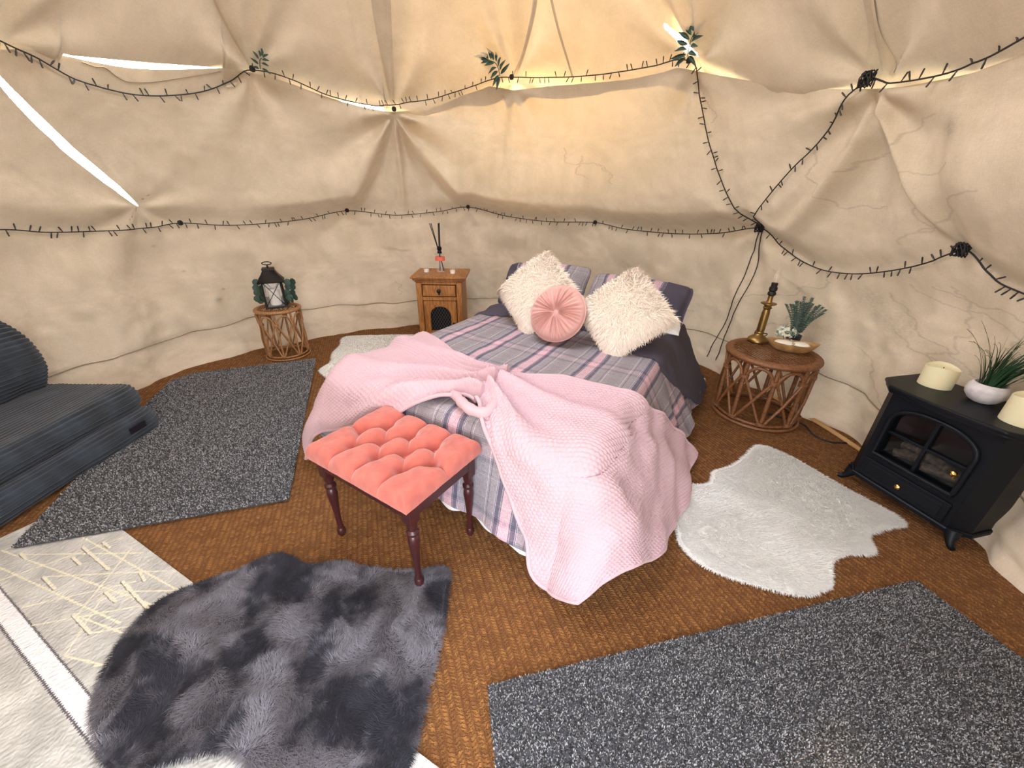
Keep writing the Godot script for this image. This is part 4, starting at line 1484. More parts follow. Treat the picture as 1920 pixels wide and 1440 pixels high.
	for k in range(-9, 16):
		for sg in [-1.0, 1.0]:
			var pts := []
			for j in 41:
				var y := 0.12 + j * 0.00625
				var x: float = sg * (-0.17 + k * 0.028 + (y - 0.12) * 0.62)
				var top := spring + 0.095 * sqrt(maxf(1.0 - pow(x / iw, 2.0), 0.0))
				if absf(x) < iw and y < top: pts.append(Vector3(x, y, zf - 0.014))
			if pts.size() > 2: lat.tube([pts[0], pts[-1]], 0.0012, 5)
	put(lat.mesh(), "wire_mesh", mat(c8(120, 120, 126), 0.4, 0.5), door)
	var la := mb()
	la.box(Vector3(0.145, 0.20, zf + 0.006), Vector3(0.05, 0.014, 0.010), 0.003)
	la.box(Vector3(0.125, 0.195, zf + 0.010), Vector3(0.018, 0.03, 0.012), 0.004)
	put(la.mesh(), "latch", M.iron, door)
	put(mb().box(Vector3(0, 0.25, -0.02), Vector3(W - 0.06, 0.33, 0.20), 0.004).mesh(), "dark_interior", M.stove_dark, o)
	# reed diffuser
	var P := Vector3(-0.735, H, -3.96)
	var rd := thing("reed_diffuser", "glass reed diffuser with black sticks and a coral band on the pine cabinet", "diffuser", P)
	put(mb().lathe([Vector2(0.0, 0.002), Vector2(0.042, 0.002), Vector2(0.045, 0.008), Vector2(0.045, 0.13), Vector2(0.043, 0.155), Vector2(0.048, 0.168), Vector2(0.056, 0.172), Vector2(0.056, 0.178), Vector2(0.046, 0.178)], 28).mesh(), "bottle", M.glass, rd)
	put(mb().lathe([Vector2(0.0, 0.176), Vector2(0.022, 0.176), Vector2(0.022, 0.19), Vector2(0.016, 0.20), Vector2(0.022, 0.21), Vector2(0.024, 0.228), Vector2(0.014, 0.242), Vector2(0.0, 0.243)], 18).mesh(), "stopper", M.black_metal, rd)
	put(mb().lathe([Vector2(0.0462, 0.108), Vector2(0.0468, 0.112), Vector2(0.0468, 0.142), Vector2(0.0462, 0.146)], 28).mesh(), "band", mat(c8(232, 110, 88), 0.7), rd)
	var sticks := [[-0.003, 0.0, 0.004, 0.0], [0.004, 0.002, 0.012, -0.004], [0.0, -0.004, 0.008, 0.01], [0.007, -0.003, 0.016, 0.006], [-0.006, 0.0, -0.062, 0.01], [-0.008, 0.002, -0.078, 0.0]]
	for s in sticks:
		put(mb().tube([Vector3(-s[2] * 0.5, 0.01, 0.01), Vector3(s[0], 0.2, s[1]), Vector3(s[2], 0.45 + 0.02 * s[0] * 100.0 * 0.2, s[3])], 0.0042, 6).mesh(), "reed", M.cable, rd)
	for k in 2:
		var t := thing("tealight_jar", ["small clear tealight jar left of the reed diffuser", "small clear tealight jar right of the reed diffuser"][k], "candle", Vector3([-0.865, -0.60][k], H, [-3.90, -3.86][k]), 0.0, "tealight jars on the cabinet")
		put(mb().lathe([Vector2(0.0, 0.001), Vector2(0.024, 0.001), Vector2(0.027, 0.006), Vector2(0.028, 0.046), Vector2(0.026, 0.046), Vector2(0.025, 0.03)], 20).mesh(), "glass_cup", M.glass, t)
		put(mb().lathe([Vector2(0.0, 0.004), Vector2(0.022, 0.004), Vector2(0.024, 0.008), Vector2(0.024, 0.03), Vector2(0.003, 0.031), Vector2(0.0, 0.031)], 20).mesh(), "wax", M.wax_white, t)

# ------------------------------------------------------------------ rattan tables and what stands on them
func rattan_table(label: String, at_: Vector3, R: float, H: float, n: int, cane: Material, turn: float) -> void:
	var o := thing("rattan_side_table", label, "side table", at_, turn)
	var cyl := func(k: float, y: float, dr := 0.0) -> Vector3:
		var a := TAU * k / n
		return Vector3((R - 0.018 + dr) * cos(a), y, (R - 0.018 + dr) * sin(a))
	var ringp := func(r: float, y: float) -> Array:
		var l := []
		for k in 72: l.append(Vector3(r * cos(TAU * k / 72.0), y, r * sin(TAU * k / 72.0)))
		return l
	var w := R / 0.26
	# wrapped rim: a band with the ridges of its winding
	var rm := mb()
	rm.grid(340, 16, func(a: float, c: float) -> Vector3:
		var t := c * TAU
		var ridge := 0.0016 * absf(sin(a * PI * 150.0))
		var rx := (0.026 + ridge) * w
		var ry := (0.020 + ridge) * w
		var r := R - 0.016 + rx * cos(t)
		return Vector3(r * cos(a * TAU), H - 0.022 + ry * sin(t), -r * sin(a * TAU)), true)
	put(rm.mesh(), "rim", cane, o)
	put(mb().tube(ringp.call(R - 0.004, 0.012), 0.011 * w, 8, true).mesh(), "base_ring", cane, o)
	put(mb().tube(ringp.call(R - 0.024, 0.030), 0.010 * w, 8, true).mesh(), "base_ring", cane, o)
	var sp := 0.0205 * w + 0.001
	var rows := int((R - 0.03) / sp)
	for k in range(-rows, rows + 1):
		var x := k * sp
		var half := sqrt(maxf((R - 0.025) * (R - 0.025) - x * x, 0.0))
		if half > 0.02:
			put(mb().tube([Vector3(x, H - 0.008, -half), Vector3(x, H - 0.006, 0), Vector3(x, H - 0.008, half)], 0.0040 * w, 6).mesh(), "slat", cane, o)
	for z in [-0.45, 0.45]:
		var half := sqrt((R - 0.03) * (R - 0.03) - z * z * R * R)
		put(mb().tube([Vector3(-half, H - 0.020, z * R), Vector3(half, H - 0.020, z * R)], 0.008 * w, 6).mesh(), "cross_bar", cane, o)
	for k in n:
		put(mb().tube([cyl.call(k, 0.03), cyl.call(k, H * 0.5, 0.004), cyl.call(k, H - 0.03)], 0.0125 * w, 8).mesh(), "post", cane, o)
		var ar := []
		for j in 13:
			var t := PI * j / 12.0
			ar.append(cyl.call(k + 0.5 - 0.42 * cos(t), H * 0.70 + (H * 0.19) * sin(t), 0.010))
		put(mb().tube(ar, 0.0100 * w, 7).mesh(), "arch", cane, o)
		put(mb().tube([cyl.call(k + 0.06, H * 0.72, 0.012), cyl.call(k + 0.5, H * 0.40, 0.010), cyl.call(k + 0.94, 0.035, 0.008)], 0.0092 * w, 7).mesh(), "brace", cane, o)
		put(mb().tube([cyl.call(k + 0.94, H * 0.72, 0.006), cyl.call(k + 0.5, H * 0.40, -0.004), cyl.call(k + 0.06, 0.035, 0.004)], 0.0092 * w, 7).mesh(), "brace", cane, o)
		for y in [H * 0.72, 0.045]:
			var b := mb()
			for j in 4:
				var c0: Vector3 = cyl.call(k, y + (j - 1.5) * 0.007 * w, 0.003)
				var lp := []
				for i in 14:
					var t := TAU * i / 14.0
					var a := TAU * k / n
					var tang := Vector3(-sin(a), 0, cos(a))
					var rad := Vector3(cos(a), 0, sin(a))
					lp.append(c0 + tang * cos(t) * 0.025 * w + rad * sin(t) * 0.019 * w + Vector3(0, 0.003 * sin(t + j), 0))
				b.tube(lp, 0.0042 * w, 5, true)
			put(b.mesh(), "binding", cane, o)

func leaf_mesh(l: float, w: float, cup: float) -> Mb:
	var m := mb()
	leaf_into(m, Transform3D(), l, w, cup)
	return m

func leaf_into(m: Mb, xf: Transform3D, l: float, w: float, cup: float) -> void:   # along +y from its stalk, facing +z
	m.xf = xf
	m.grid(4, 6, func(a: float, c: float) -> Vector3:
		var k := sin(PI * pow(clampf(c, 0.0, 1.0), 0.8))
		var x := (a - 0.5) * w * k
		return Vector3(x, c * l, cup * (x * x / (w * w) * 4.0 - c * c) * l * 0.3))
	m.xf = Transform3D()

func facing(at_: Vector3, up: Vector3, front: Vector3) -> Transform3D:
	var y := up.normalized()
	var z := (front - y * front.dot(y)).normalized()
	return Transform3D(Basis(y.cross(z), y, z), at_)

func build_tables() -> void:
	var LT := Vector3(-2.07, 0, -3.31)
	rattan_table("small pale rattan drum table carrying the lantern by the far wall", LT, 0.183, 0.455, 8, M.rattan_light, 0.3)
	var RT := Vector3(1.71, 0, -2.375)
	rattan_table("large brown rattan drum table carrying the brass lamp beside the bed", RT, 0.265, 0.47, 9, M.rattan, 0.15)
	# lantern
	var lt := thing("lantern", "dark metal candle lantern with crossed bars on the small rattan table", "lantern", Vector3(-2.06, 0.457, -3.30), deg_to_rad(28.0))
	var s0 := 0.075; var s1 := 0.078; var h1 := 0.215
	put(mb().box(Vector3(0, 0.008, 0), Vector3(0.168, 0.016, 0.168), 0.004).mesh(), "base", M.iron, lt)
	for k in 4:
		var d := Vector3([-1, 1, 1, -1][k], 0, [-1, -1, 1, 1][k])
		put(mb().tube([d * s0 + Vector3(0, 0.014, 0), d * s1 * 0.86 + Vector3(0, h1, 0)], 0.0075, 4).mesh(), "post", M.iron, lt)
	for k in 4:
		var B := Basis(Vector3.UP, k * PI / 2.0)
		var x := mb(Transform3D(B, Vector3.ZERO))
		x.tube([Vector3(-0.07, 0.02, 0.076), Vector3(0.062, h1, 0.068)], 0.0028, 5)
		x.tube([Vector3(0.07, 0.02, 0.077), Vector3(-0.062, h1, 0.069)], 0.0028, 5)
		put(x.mesh(), "crossed_bars", M.iron, lt)
		var g := mb(Transform3D(B, Vector3.ZERO))
		g.box(Vector3(0, 0.115, 0.066), Vector3(0.125, 0.20, 0.002), 0.0005)
		put(g.mesh(), "pane", M.glass, lt)
	var rf := mb(Transform3D(Basis(Vector3.UP, PI / 4.0), Vector3.ZERO))
	rf.lathe([Vector2(0.138, h1 - 0.002), Vector2(0.140, h1 + 0.006), Vector2(0.095, h1 + 0.05), Vector2(0.062, h1 + 0.092), Vector2(0.058, h1 + 0.094)], 4)
	put(rf.mesh(), "roof", M.iron, lt)
	put(mb(Transform3D(Basis(), Vector3.ZERO)).box(Vector3(0, h1 + 0.100, 0), Vector3(0.092, 0.02, 0.092), 0.004).mesh(), "cap", M.iron, lt)
	var hd := mb()
	hd.tube([Vector3(0, h1 + 0.108, 0), Vector3(0, h1 + 0.132, 0)], 0.007, 8)
	var rg := []
	for k in 24: rg.append(Vector3(0.034 * cos(TAU * k / 24.0), h1 + 0.146 + 0.013 * sin(TAU * k / 24.0), 0.008 * sin(TAU * k / 24.0)))
	hd.tube(rg, 0.004, 6, true)
	put(hd.mesh(), "ring_handle", M.iron, lt)
	var lc := thing("pillar_candle", "white pillar candle standing inside the metal lantern", "candle", Vector3(-2.06, 0.474, -3.30))
	put(mb().lathe([Vector2(0.0, 0.0), Vector2(0.042, 0.0), Vector2(0.043, 0.004), Vector2(0.043, 0.13), Vector2(0.038, 0.136), Vector2(0.01, 0.128), Vector2(0.0, 0.128)], 24).mesh(), "wax", M.wax_white, lc)
	put(mb().tube([Vector3(0, 0.126, 0), Vector3(0.002, 0.142, 0)], 0.0015, 5).mesh(), "wick", M.cable, lc)
	# round-leaved eucalyptus behind the lantern
	var eu := thing("eucalyptus_sprig", "dark round-leaved eucalyptus stems lying behind the lantern", "plant", Vector3(-2.09, 0.46, -3.40))
	var stems := [[Vector3(-0.02, 0.01, 0), Vector3(-0.10, 0.05, 0.06), Vector3(-0.118, 0.12, 0.05), Vector3(-0.11, 0.19, 0.04)], [Vector3(0.02, 0.01, 0), Vector3(0.10, 0.05, 0.02), Vector3(0.14, 0.12, 0.03), Vector3(0.155, 0.19, 0.03)], [Vector3(0.03, 0.01, 0), Vector3(0.12, 0.03, 0.05), Vector3(0.18, 0.07, 0.06)], [Vector3(-0.03, 0.01, 0), Vector3(-0.09, 0.03, 0.08), Vector3(-0.115, 0.05, 0.09)]]
	for st in stems:
		var c := curve(st, 5)
		put(mb().tube(c, 0.0028, 5).mesh(), "stem", M.leaf_dark, eu)
		for k in range(2, c.size(), 3):
			for sg in [-1.0, 1.0]:
				var l := mb()
				var dirv := Vector3(sg * 0.8, rng.randf_range(0.2, 0.9), rng.randf_range(0.1, 0.5))
				l.xf = facing(c[k], dirv, Vector3(0.25, 0.35, 1))
				l.grid(8, 3, func(a: float, q: float) -> Vector3:
					var r := 0.030 * (1.0 - q)
					return Vector3(r * cos(a * TAU), 0.026 + r * sin(a * TAU), -0.004 * (1.0 - q) * (1.0 - q)), true)
				put(l.mesh(), "leaf", M.leaf_dark, eu)
	# brass candlestick lamp
	var la := thing("candlestick_lamp", "brass candlestick lamp with a bare candle bulb, no shade", "lamp", Vector3(1.70, 0.472, -2.55))
	put(mb().lathe([Vector2(0, 0.0), Vector2(0.062, 0.0), Vector2(0.064, 0.008), Vector2(0.060, 0.022), Vector2(0.046, 0.034), Vector2(0.030, 0.044), Vector2(0.022, 0.056), Vector2(0.026, 0.064), Vector2(0.023, 0.072)], 28).mesh(), "base", M.brass, la)
	put(mb().lathe([Vector2(0.023, 0.070), Vector2(0.025, 0.09), Vector2(0.024, 0.20), Vector2(0.020, 0.225), Vector2(0.028, 0.236), Vector2(0.022, 0.244), Vector2(0.024, 0.252), Vector2(0.047, 0.262), Vector2(0.047, 0.268), Vector2(0.020, 0.272), Vector2(0.015, 0.285), Vector2(0.016, 0.318)], 24).mesh(), "column", M.brass, la)
	put(mb().lathe([Vector2(0.016, 0.316), Vector2(0.024, 0.322), Vector2(0.025, 0.335), Vector2(0.018, 0.345), Vector2(0.024, 0.352), Vector2(0.024, 0.37), Vector2(0.018, 0.376), Vector2(0.019, 0.40), Vector2(0.0, 0.401)], 20).mesh(), "lamp_holder", M.iron, la)
	put(mb().lathe([Vector2(0.011, 0.40), Vector2(0.017, 0.425), Vector2(0.0175, 0.44), Vector2(0.012, 0.465), Vector2(0.004, 0.49), Vector2(0.0, 0.494)], 20).mesh(), "bulb", M.glass, la)
	put(mb().tube([Vector3(0, 0.40, 0), Vector3(0.003, 0.43, 0), Vector3(-0.003, 0.45, 0), Vector3(0, 0.465, 0)], 0.0018, 5).mesh(), "filament", mat(c8(235, 190, 140), 0.5), la)
	var flex := []
	for k in 44:
		var t := k / 43.0
		flex.append(Vector3(0.012 + 0.05 * cos(t * 11.0) * (0.6 + 0.4 * t) + 0.07 * t, 0.055 + 0.040 * sin(t * 11.0) * (1.0 - t) - 0.045 * t, -0.035 - 0.035 * t))
	put(mb().tube(flex, 0.0032, 6).mesh(), "flex", M.cable, la)
	# boat-shaped wooden bowl filled with wax
	var bw := thing("dough_bowl", "boat-shaped wooden bowl holding white wax on the rattan table", "bowl", Vector3(1.805, 0.472, -2.36), deg_to_rad(-26.0))
	var wood := mat(Color.WHITE, 0.55)
	wood.albedo_texture = noise_tex(0.02, [c8(150, 110, 66), c8(196, 156, 104)], [0.2, 0.8], 128, 4, 61)
	tri(wood, 5.0)
	var BL := 0.145; var BW := 0.066
	var bm := mb()
	var rad := func(a: float) -> Vector2:
		var ca := cos(a); var sa := sin(a)
		return Vector2(BL * signf(ca) * pow(absf(ca), 0.85), BW * signf(sa) * pow(absf(sa), 1.1))
	bm.grid(60, 10, func(a: float, c: float) -> Vector3:   # outside
		var p: Vector2 = rad.call(a * TAU)
		var k := 0.42 + 0.58 * sqrt(c)
		return Vector3(p.x * k, 0.058 * c + 0.012 * c * pow(absf(cos(a * TAU)), 2.0), -p.y * k), true)
	bm.grid(60, 10, func(a: float, c: float) -> Vector3:   # rim and inside
		var p: Vector2 = rad.call(a * TAU)
		var k := 1.0 - 0.06 - 0.5 * c * c if c > 0.0 else 1.0
		return Vector3(p.x * k, 0.058 + 0.012 * pow(absf(cos(a * TAU)), 2.0) - 0.03 * c, -p.y * k), true)
	put(bm.mesh(), "bowl_shell", wood, bw)
	for sx in [-1.0, 1.0]:
		var wx := mb()
		wx.grid(30, 8, func(a: float, c: float) -> Vector3:
			var r := 1.0 - c
			var t := a * TAU
			return Vector3(sx * 0.052 + 0.058 * r * cos(t) * (1.0 - 0.2 * sx * cos(t)), 0.050 + 0.016 * sqrt(1.0 - r * r), -0.043 * r * sin(t)), true)
		put(wx.mesh(), "wax", M.wax_white, bw)
	var tie := []
	for k in 20:
		var t := TAU * k / 20.0
		tie.append(Vector3(0.006 * sin(t * 2.0), 0.062 + 0.004 * sin(t * 3.0), 0.05 * cos(t)))
	put(mb().tube(tie, 0.003, 5, true).mesh(), "twine", M.tape, bw)
	# potted small-leaved eucalyptus
	var pp := thing("potted_eucalyptus", "bushy grey-green small-leaved plant at the back of the rattan table", "plant", Vector3(1.90, 0.472, -2.49))
	put(mb().lathe([Vector2(0, 0), Vector2(0.030, 0), Vector2(0.036, 0.01), Vector2(0.042, 0.07), Vector2(0.036, 0.07), Vector2(0.0, 0.06)], 20).mesh(), "pot", mat(c8(30, 36, 52), 0.6), pp)
	for k in 22:
		var a := TAU * k / 22.0 * 2.6
		var sprd := 0.03 + 0.115 * float(k % 11) / 11.0
		var tip := Vector3(cos(a) * sprd, 0.33 - sprd * 0.55 + rng.randf_range(-0.03, 0.02), sin(a) * sprd * 0.8)
		var c := curve([Vector3(cos(a) * 0.015, 0.06, sin(a) * 0.015), tip * 0.5 + Vector3(0, 0.045, 0), tip], 9)
		put(mb().tube(c, 0.0016, 4).mesh(), "stem", M.leaf_euc, pp)
		var lm := mb()
		for j in range(3, c.size()):
			for sg in 4:
				var aa := TAU * sg / 4.0 + j * 0.8
				leaf_into(lm, facing(c[j], Vector3(cos(aa), 0.75, sin(aa)), Vector3(-cos(aa) * 0.3, 1, -sin(aa) * 0.3)), 0.021 * (1.0 - 0.3 * j / c.size()), 0.015, 0.4)
		put(lm.mesh(), "leaf_spray", M.leaf_euc, pp)
	var fl := thing("flower_cluster", "cluster of tiny cream-white florets left of the grey-green plant", "flowers", Vector3(1.835, 0.472, -2.485))
	for k in 3:
		put(mb().tube([Vector3(0, 0.0, 0), Vector3(0.005 * k, 0.04, 0.01 * k), Vector3((k - 1) * 0.03, 0.085, 0.0)], 0.0025, 5).mesh(), "stem", M.leaf_euc, fl)
	for k in 70:
		var v := Vector3(rng.randf_range(-1, 1), rng.randf_range(-0.5, 1), rng.randf_range(-1, 1)).normalized()
		var p := Vector3(0, 0.085, 0) + v * Vector3(0.062, 0.05, 0.05)
		var b := mb()
		for j in 4:
			var t := facing(p, v.cross(Vector3(0.3, 1, 0.2)).normalized().rotated(v, j * PI / 2.0), v)
			leaf_into(b, t, 0.013, 0.012, -0.6)
		put(b.mesh(), "floret", M.petal, fl)

# ------------------------------------------------------------------ stove
func build_stove() -> void:
	var o := thing("electric_stove", "black stove-style heater with arched window and brass knobs at the right", "stove", Vector3(1.862, 0, -1.445), deg_to_rad(-76.5))
	# plan: flat front at z = 0 between x -.2 and .2, canted corners, sides back to z = -.28
	var plan := func(g: float) -> Array:
		return [Vector2(-0.20 - g * 0.4, g), Vector2(0.20 + g * 0.4, g), Vector2(0.252 + g, -0.06 + g * 0.4), Vector2(0.252 + g, -0.29 - g), Vector2(-0.252 - g, -0.29 - g), Vector2(-0.252 - g, -0.06 + g * 0.4)]
	var prism := func(m: Mb, g: float, y0: float, y1: float, b: float, lid := true, skip_front := false) -> void:
		var p0: Array = plan.call(g)
		var p1: Array = plan.call(g - b)
		for k in 6:
			var a: Vector2 = p0[k]; var c: Vector2 = p0[(k + 1) % 6]
			var a1: Vector2 = p1[k]; var c1: Vector2 = p1[(k + 1) % 6]
			if not (skip_front and k == 0):
				m.flat_quad(Vector3(a.x, y0, a.y), Vector3(c.x, y0, c.y), Vector3(c.x, y1 - b, c.y), Vector3(a.x, y1 - b, a.y))
			if lid:
				m.flat_quad(Vector3(a.x, y1 - b, a.y), Vector3(c.x, y1 - b, c.y), Vector3(c1.x, y1, c1.y), Vector3(a1.x, y1, a1.y))
		if lid:
			for q in [[p1, y1], [p0, y0]]:
				var l: Array = q[0]
				m.flat_quad(Vector3(l[0].x, q[1], l[0].y), Vector3(l[1].x, q[1], l[1].y), Vector3(l[2].x, q[1], l[2].y), Vector3(l[5].x, q[1], l[5].y))
				m.flat_quad(Vector3(l[5].x, q[1], l[5].y), Vector3(l[2].x, q[1], l[2].y), Vector3(l[3].x, q[1], l[3].y), Vector3(l[4].x, q[1], l[4].y))
	# body: front is left open for the fire window
	var body := mb()
	prism.call(body, 0.0, 0.075, 0.545, 0.0, true, true)
	# front panel with an arched opening
	var iw := 0.158
	var y0 := 0.225
	var spring := 0.42
	var rise := 0.075
	var inner := func(t: float) -> Vector2:
		if t < 0.2: return Vector2(-iw, lerpf(y0, spring, t / 0.2))
		if t < 0.8:
			var x := -iw + (t - 0.2) / 0.6 * iw * 2.0
			return Vector2(x, spring + rise * pow(maxf(1.0 - pow(absf(x) / iw, 2.6), 0.0), 0.6))
		return Vector2(iw, lerpf(spring, y0, (t - 0.8) / 0.2))
	var outer := func(t: float) -> Vector2:
		if t < 0.2: return Vector2(-0.20, lerpf(y0, spring, t / 0.2))
		if t < 0.8:
			var q := (t - 0.2) / 0.6
			if q < 0.2: return Vector2(-0.20, lerpf(spring, 0.545, q / 0.2))
			if q < 0.8: return Vector2(lerpf(-0.2, 0.2, (q - 0.2) / 0.6), 0.545)
			return Vector2(0.2, lerpf(0.545, spring, (q - 0.8) / 0.2))
		return Vector2(0.2, lerpf(spring, y0, (t - 0.8) / 0.2))
	body.grid(120, 1, func(t: float, c: float) -> Vector3:
		var p: Vector2 = (inner.call(t) as Vector2).lerp(outer.call(t), c)
		return Vector3(p.x, p.y, 0.0), true)
	body.flat_quad(Vector3(-0.2, 0.075, 0), Vector3(0.2, 0.075, 0), Vector3(0.2, y0, 0), Vector3(-0.2, y0, 0))
	put(body.mesh(), "body", M.black_metal, o)
	# door surround: raised moulding round the opening
	var dm := mb()
	var loop := []
	for k in 61: loop.append(inner.call(k / 60.0))
	var lp3 := []
	for p in loop: lp3.append(Vector3(p.x * 1.02, p.y + (0.004 if p.y > spring else 0.0), 0.006))
	lp3.append(Vector3(0, y0, 0.006))
	var dl := lp3.slice(0, 61)
	dl.append(Vector3(0.08, y0 - 0.002, 0.006)); dl.append(Vector3(-0.08, y0 - 0.002, 0.006))
	dm.tube(dl, 0.010, 8, true)
	dm.grid(60, 1, func(t: float, c: float) -> Vector3:
		var p: Vector2 = inner.call(t)
		return Vector3(p.x, p.y, 0.004 - 0.03 * c), false)
	var door := put(dm.mesh(), "door", M.black_metal, o)
	var bars := mb()
	bars.box(Vector3(0, 0.356, -0.012), Vector3(0.016, 0.27, 0.014), 0.003)
	bars.box(Vector3(0, 0.352, -0.012), Vector3(0.31, 0.014, 0.012), 0.003)
	put(bars.mesh(), "glazing_bars", M.black_metal, door)
	var gl := mb()
	gl.grid(40, 1, func(a: float, c: float) -> Vector3:
		var x := lerpf(-iw, iw, a)
		return Vector3(x, lerpf(y0, spring + rise * pow(maxf(1.0 - pow(absf(x) / iw, 2.6), 0.0), 0.6), c), -0.020), true)
	put(gl.mesh(), "glass", M.dark_glass, door)
	var hb := mb(Transform3D(Basis(Vector3.RIGHT, PI / 2), Vector3(0.138, 0.33, 0.012)))
	hb.lathe([Vector2(0.005, 0), Vector2(0.005, 0.012), Vector2(0.011, 0.016), Vector2(0.012, 0.024), Vector2(0.006, 0.03), Vector2(0, 0.031)], 16)
	hb.xf = Transform3D()
	hb.tube([Vector3(0.138, 0.33, 0.016), Vector3(0.138, 0.30, 0.018)], 0.004, 8)
	put(hb.mesh(), "knob", M.gold, door)
	# fire chamber and its log bed
	var ch := mb()
	ch.box(Vector3(0, 0.35, -0.20), Vector3(0.34, 0.30, 0.01), 0.001)
	ch.box(Vector3(0, 0.215, -0.11), Vector3(0.34, 0.01, 0.18), 0.001)
	ch.box(Vector3(-0.165, 0.35, -0.11), Vector3(0.008, 0.30, 0.18), 0.001)
	ch.box(Vector3(0.165, 0.35, -0.11), Vector3(0.008, 0.30, 0.18), 0.001)
	put(ch.mesh(), "fire_chamber", M.stove_dark, o)
	var logm := mat(Color.WHITE, 0.9)
	logm.albedo_texture = noise_tex(0.03, [c8(40, 36, 34), c8(98, 84, 68), c8(150, 132, 106)], [0.1, 0.6, 0.95], 128, 4, 71)
	tri(logm, 8.0)
	for l in [[-0.12, 0.245, -0.06, -0.01, 0.265, -0.10], [0.0, 0.25, -0.05, 0.13, 0.262, -0.09], [-0.05, 0.285, -0.10, 0.09, 0.29, -0.06], [-0.13, 0.27, -0.12, 0.03, 0.285, -0.13]]:
		var a := Vector3(l[0], l[1], l[2]); var b := Vector3(l[3], l[4], l[5])
		put(mb().tube([a, a.lerp(b, 0.3) + Vector3(0, 0.006, 0), a.lerp(b, 0.7), b], [0.020, 0.024, 0.021, 0.017], 9).mesh(), "log", logm, o)
	# drawer front
	var df := put(mb().box(Vector3(0, 0.140, 0.005), Vector3(0.36, 0.098, 0.012), 0.004).mesh(), "drawer", M.black_metal, o)
	put(mb().box(Vector3(0, 0.140, 0.011), Vector3(0.315, 0.058, 0.006), 0.003).mesh(), "drawer_panel", M.black_metal, df)
	var k2 := mb(Transform3D(Basis(Vector3.RIGHT, PI / 2), Vector3(0, 0.142, 0.013)))
	k2.lathe([Vector2(0.005, 0), Vector2(0.005, 0.01), Vector2(0.011, 0.014), Vector2(0.012, 0.021), Vector2(0.006, 0.026), Vector2(0, 0.027)], 16)
	put(k2.mesh(), "knob", M.gold, df)
	# plinth, top, feet
	var pl := mb()
	prism.call(pl, 0.010, 0.062, 0.082, 0.005)
	put(pl.mesh(), "plinth", M.black_metal, o)
	# top slab with a bowed front and a double lip
	var tp := mb()
	for lay in [[0.022, 0.542, 0.562], [0.034, 0.560, 0.580]]:
		var g: float = lay[0]
		var outl := []
		for k in 25:
			var x := lerpf(-0.21, 0.21, k / 24.0)
			outl.append(Vector2(x, g + 0.016 * (1.0 - pow(x / 0.21, 2.0))))
		outl.append(Vector2(0.252 + g, -0.05)); outl.append(Vector2(0.252 + g, -0.30)); outl.append(Vector2(-0.252 - g, -0.30)); outl.append(Vector2(-0.252 - g, -0.05))
		var L := outl.size()
		tp.grid(L, 6, func(a: float, c: float) -> Vector3:
			var p: Vector2 = outl[int(round(a * L)) % L]
			var ctr := Vector2(0, -0.13)
			var t: float = [0.0, 0.2, 0.5, 0.8, 1.0, 1.0, 1.0][int(round(c * 6.0))]
			var ins: float = [0.006, 0.001, 0.0, 0.001, 0.006, 0.02, 1.0][int(round(c * 6.0))]
			var q := ctr + (p - ctr) * (1.0 - ins * 3.0 if ins < 1.0 else 0.0)
			return Vector3(q.x, lerpf(lay[1], lay[2], t), q.y), true)
	put(tp.mesh(), "top", M.black_metal, o)
	for s in [[-0.215, -0.02, -1.0, 1.0], [0.215, -0.02, 1.0, 1.0], [0.225, -0.26, 1.0, -1.0], [-0.225, -0.26, -1.0, -1.0]]:
		var d := Vector3(s[2], 0, s[3] * 0.7).normalized()
		var a := Vector3(s[0], 0, s[1])
		put(mb().tube([a + Vector3(0, 0.075, 0), a + d * 0.010 + Vector3(0, 0.05, 0), a + d * 0.018 + Vector3(0, 0.028, 0), a + d * 0.034 + Vector3(0, 0.012, 0), a + d * 0.05 + Vector3(0, 0.011, 0)], [0.030, 0.024, 0.016, 0.013, 0.011], 10).mesh(), "foot", M.black_metal, o)
	for y in [0.30, 0.44]:
		put(mb().lathe([Vector2(0.003, 0), Vector2(0.002, 0.002), Vector2(0, 0.002)], 8).mesh(), "screw", mat(c8(200, 200, 200), 0.3, 1.0), o).transform = Transform3D(Basis(Vector3.BACK, PI / 2.0), Vector3(-0.252, y, -0.085))
	# things on the stove
	var B := Transform3D(Basis(Vector3.UP, deg_to_rad(-76.5)), Vector3(1.862, 0.58, -1.445))
	for k in 2:
		var c := thing("pillar_candle", ["squat cream pillar candle at the left end of the stove top", "cream pillar candle at the right end of the stove top, cut by the frame"][k], "candle", B * Vector3([-0.165, 0.165][k], 0.0, [-0.175, -0.11][k]), 0.4 * k)
		var Rr: float = [0.060, 0.062][k]
		var Hh: float = [0.095, 0.11][k]
		var m := mb()
		m.grid(40, 12, func(a: float, q: float) -> Vector3:
			var i := int(round(q * 12.0))
			var rr: float = [0.0, 0.97, 1.0, 1.0, 1.0, 1.0, 1.0, 0.99, 0.95, 0.90, 0.82, 0.5, 0.0][i] * Rr
			var yy: float = [0.0, 0.0, 0.005, 0.2, 0.5, 0.8, 0.96, 1.0, 1.01, 0.97, 0.88, 0.84, 0.83][i] * Hh
			if i > 5: yy += 0.006 * sin(a * TAU * 2.0 + k) * (1.0 if i < 9 else 0.3)
			return Vector3(rr * cos(a * TAU), yy, -rr * sin(a * TAU)), true)
		put(m.mesh(), "wax", M.wax, c)
		put(mb().tube([Vector3(0, Hh * 0.82, 0), Vector3(0.002, Hh * 0.97, 0)], 0.002, 5).mesh(), "wick", M.cable, c)
	var gp := thing("potted_grass", "tufted artificial grass in a round white marbled pot on the stove", "plant", B * Vector3(0.0, 0.0, -0.185))
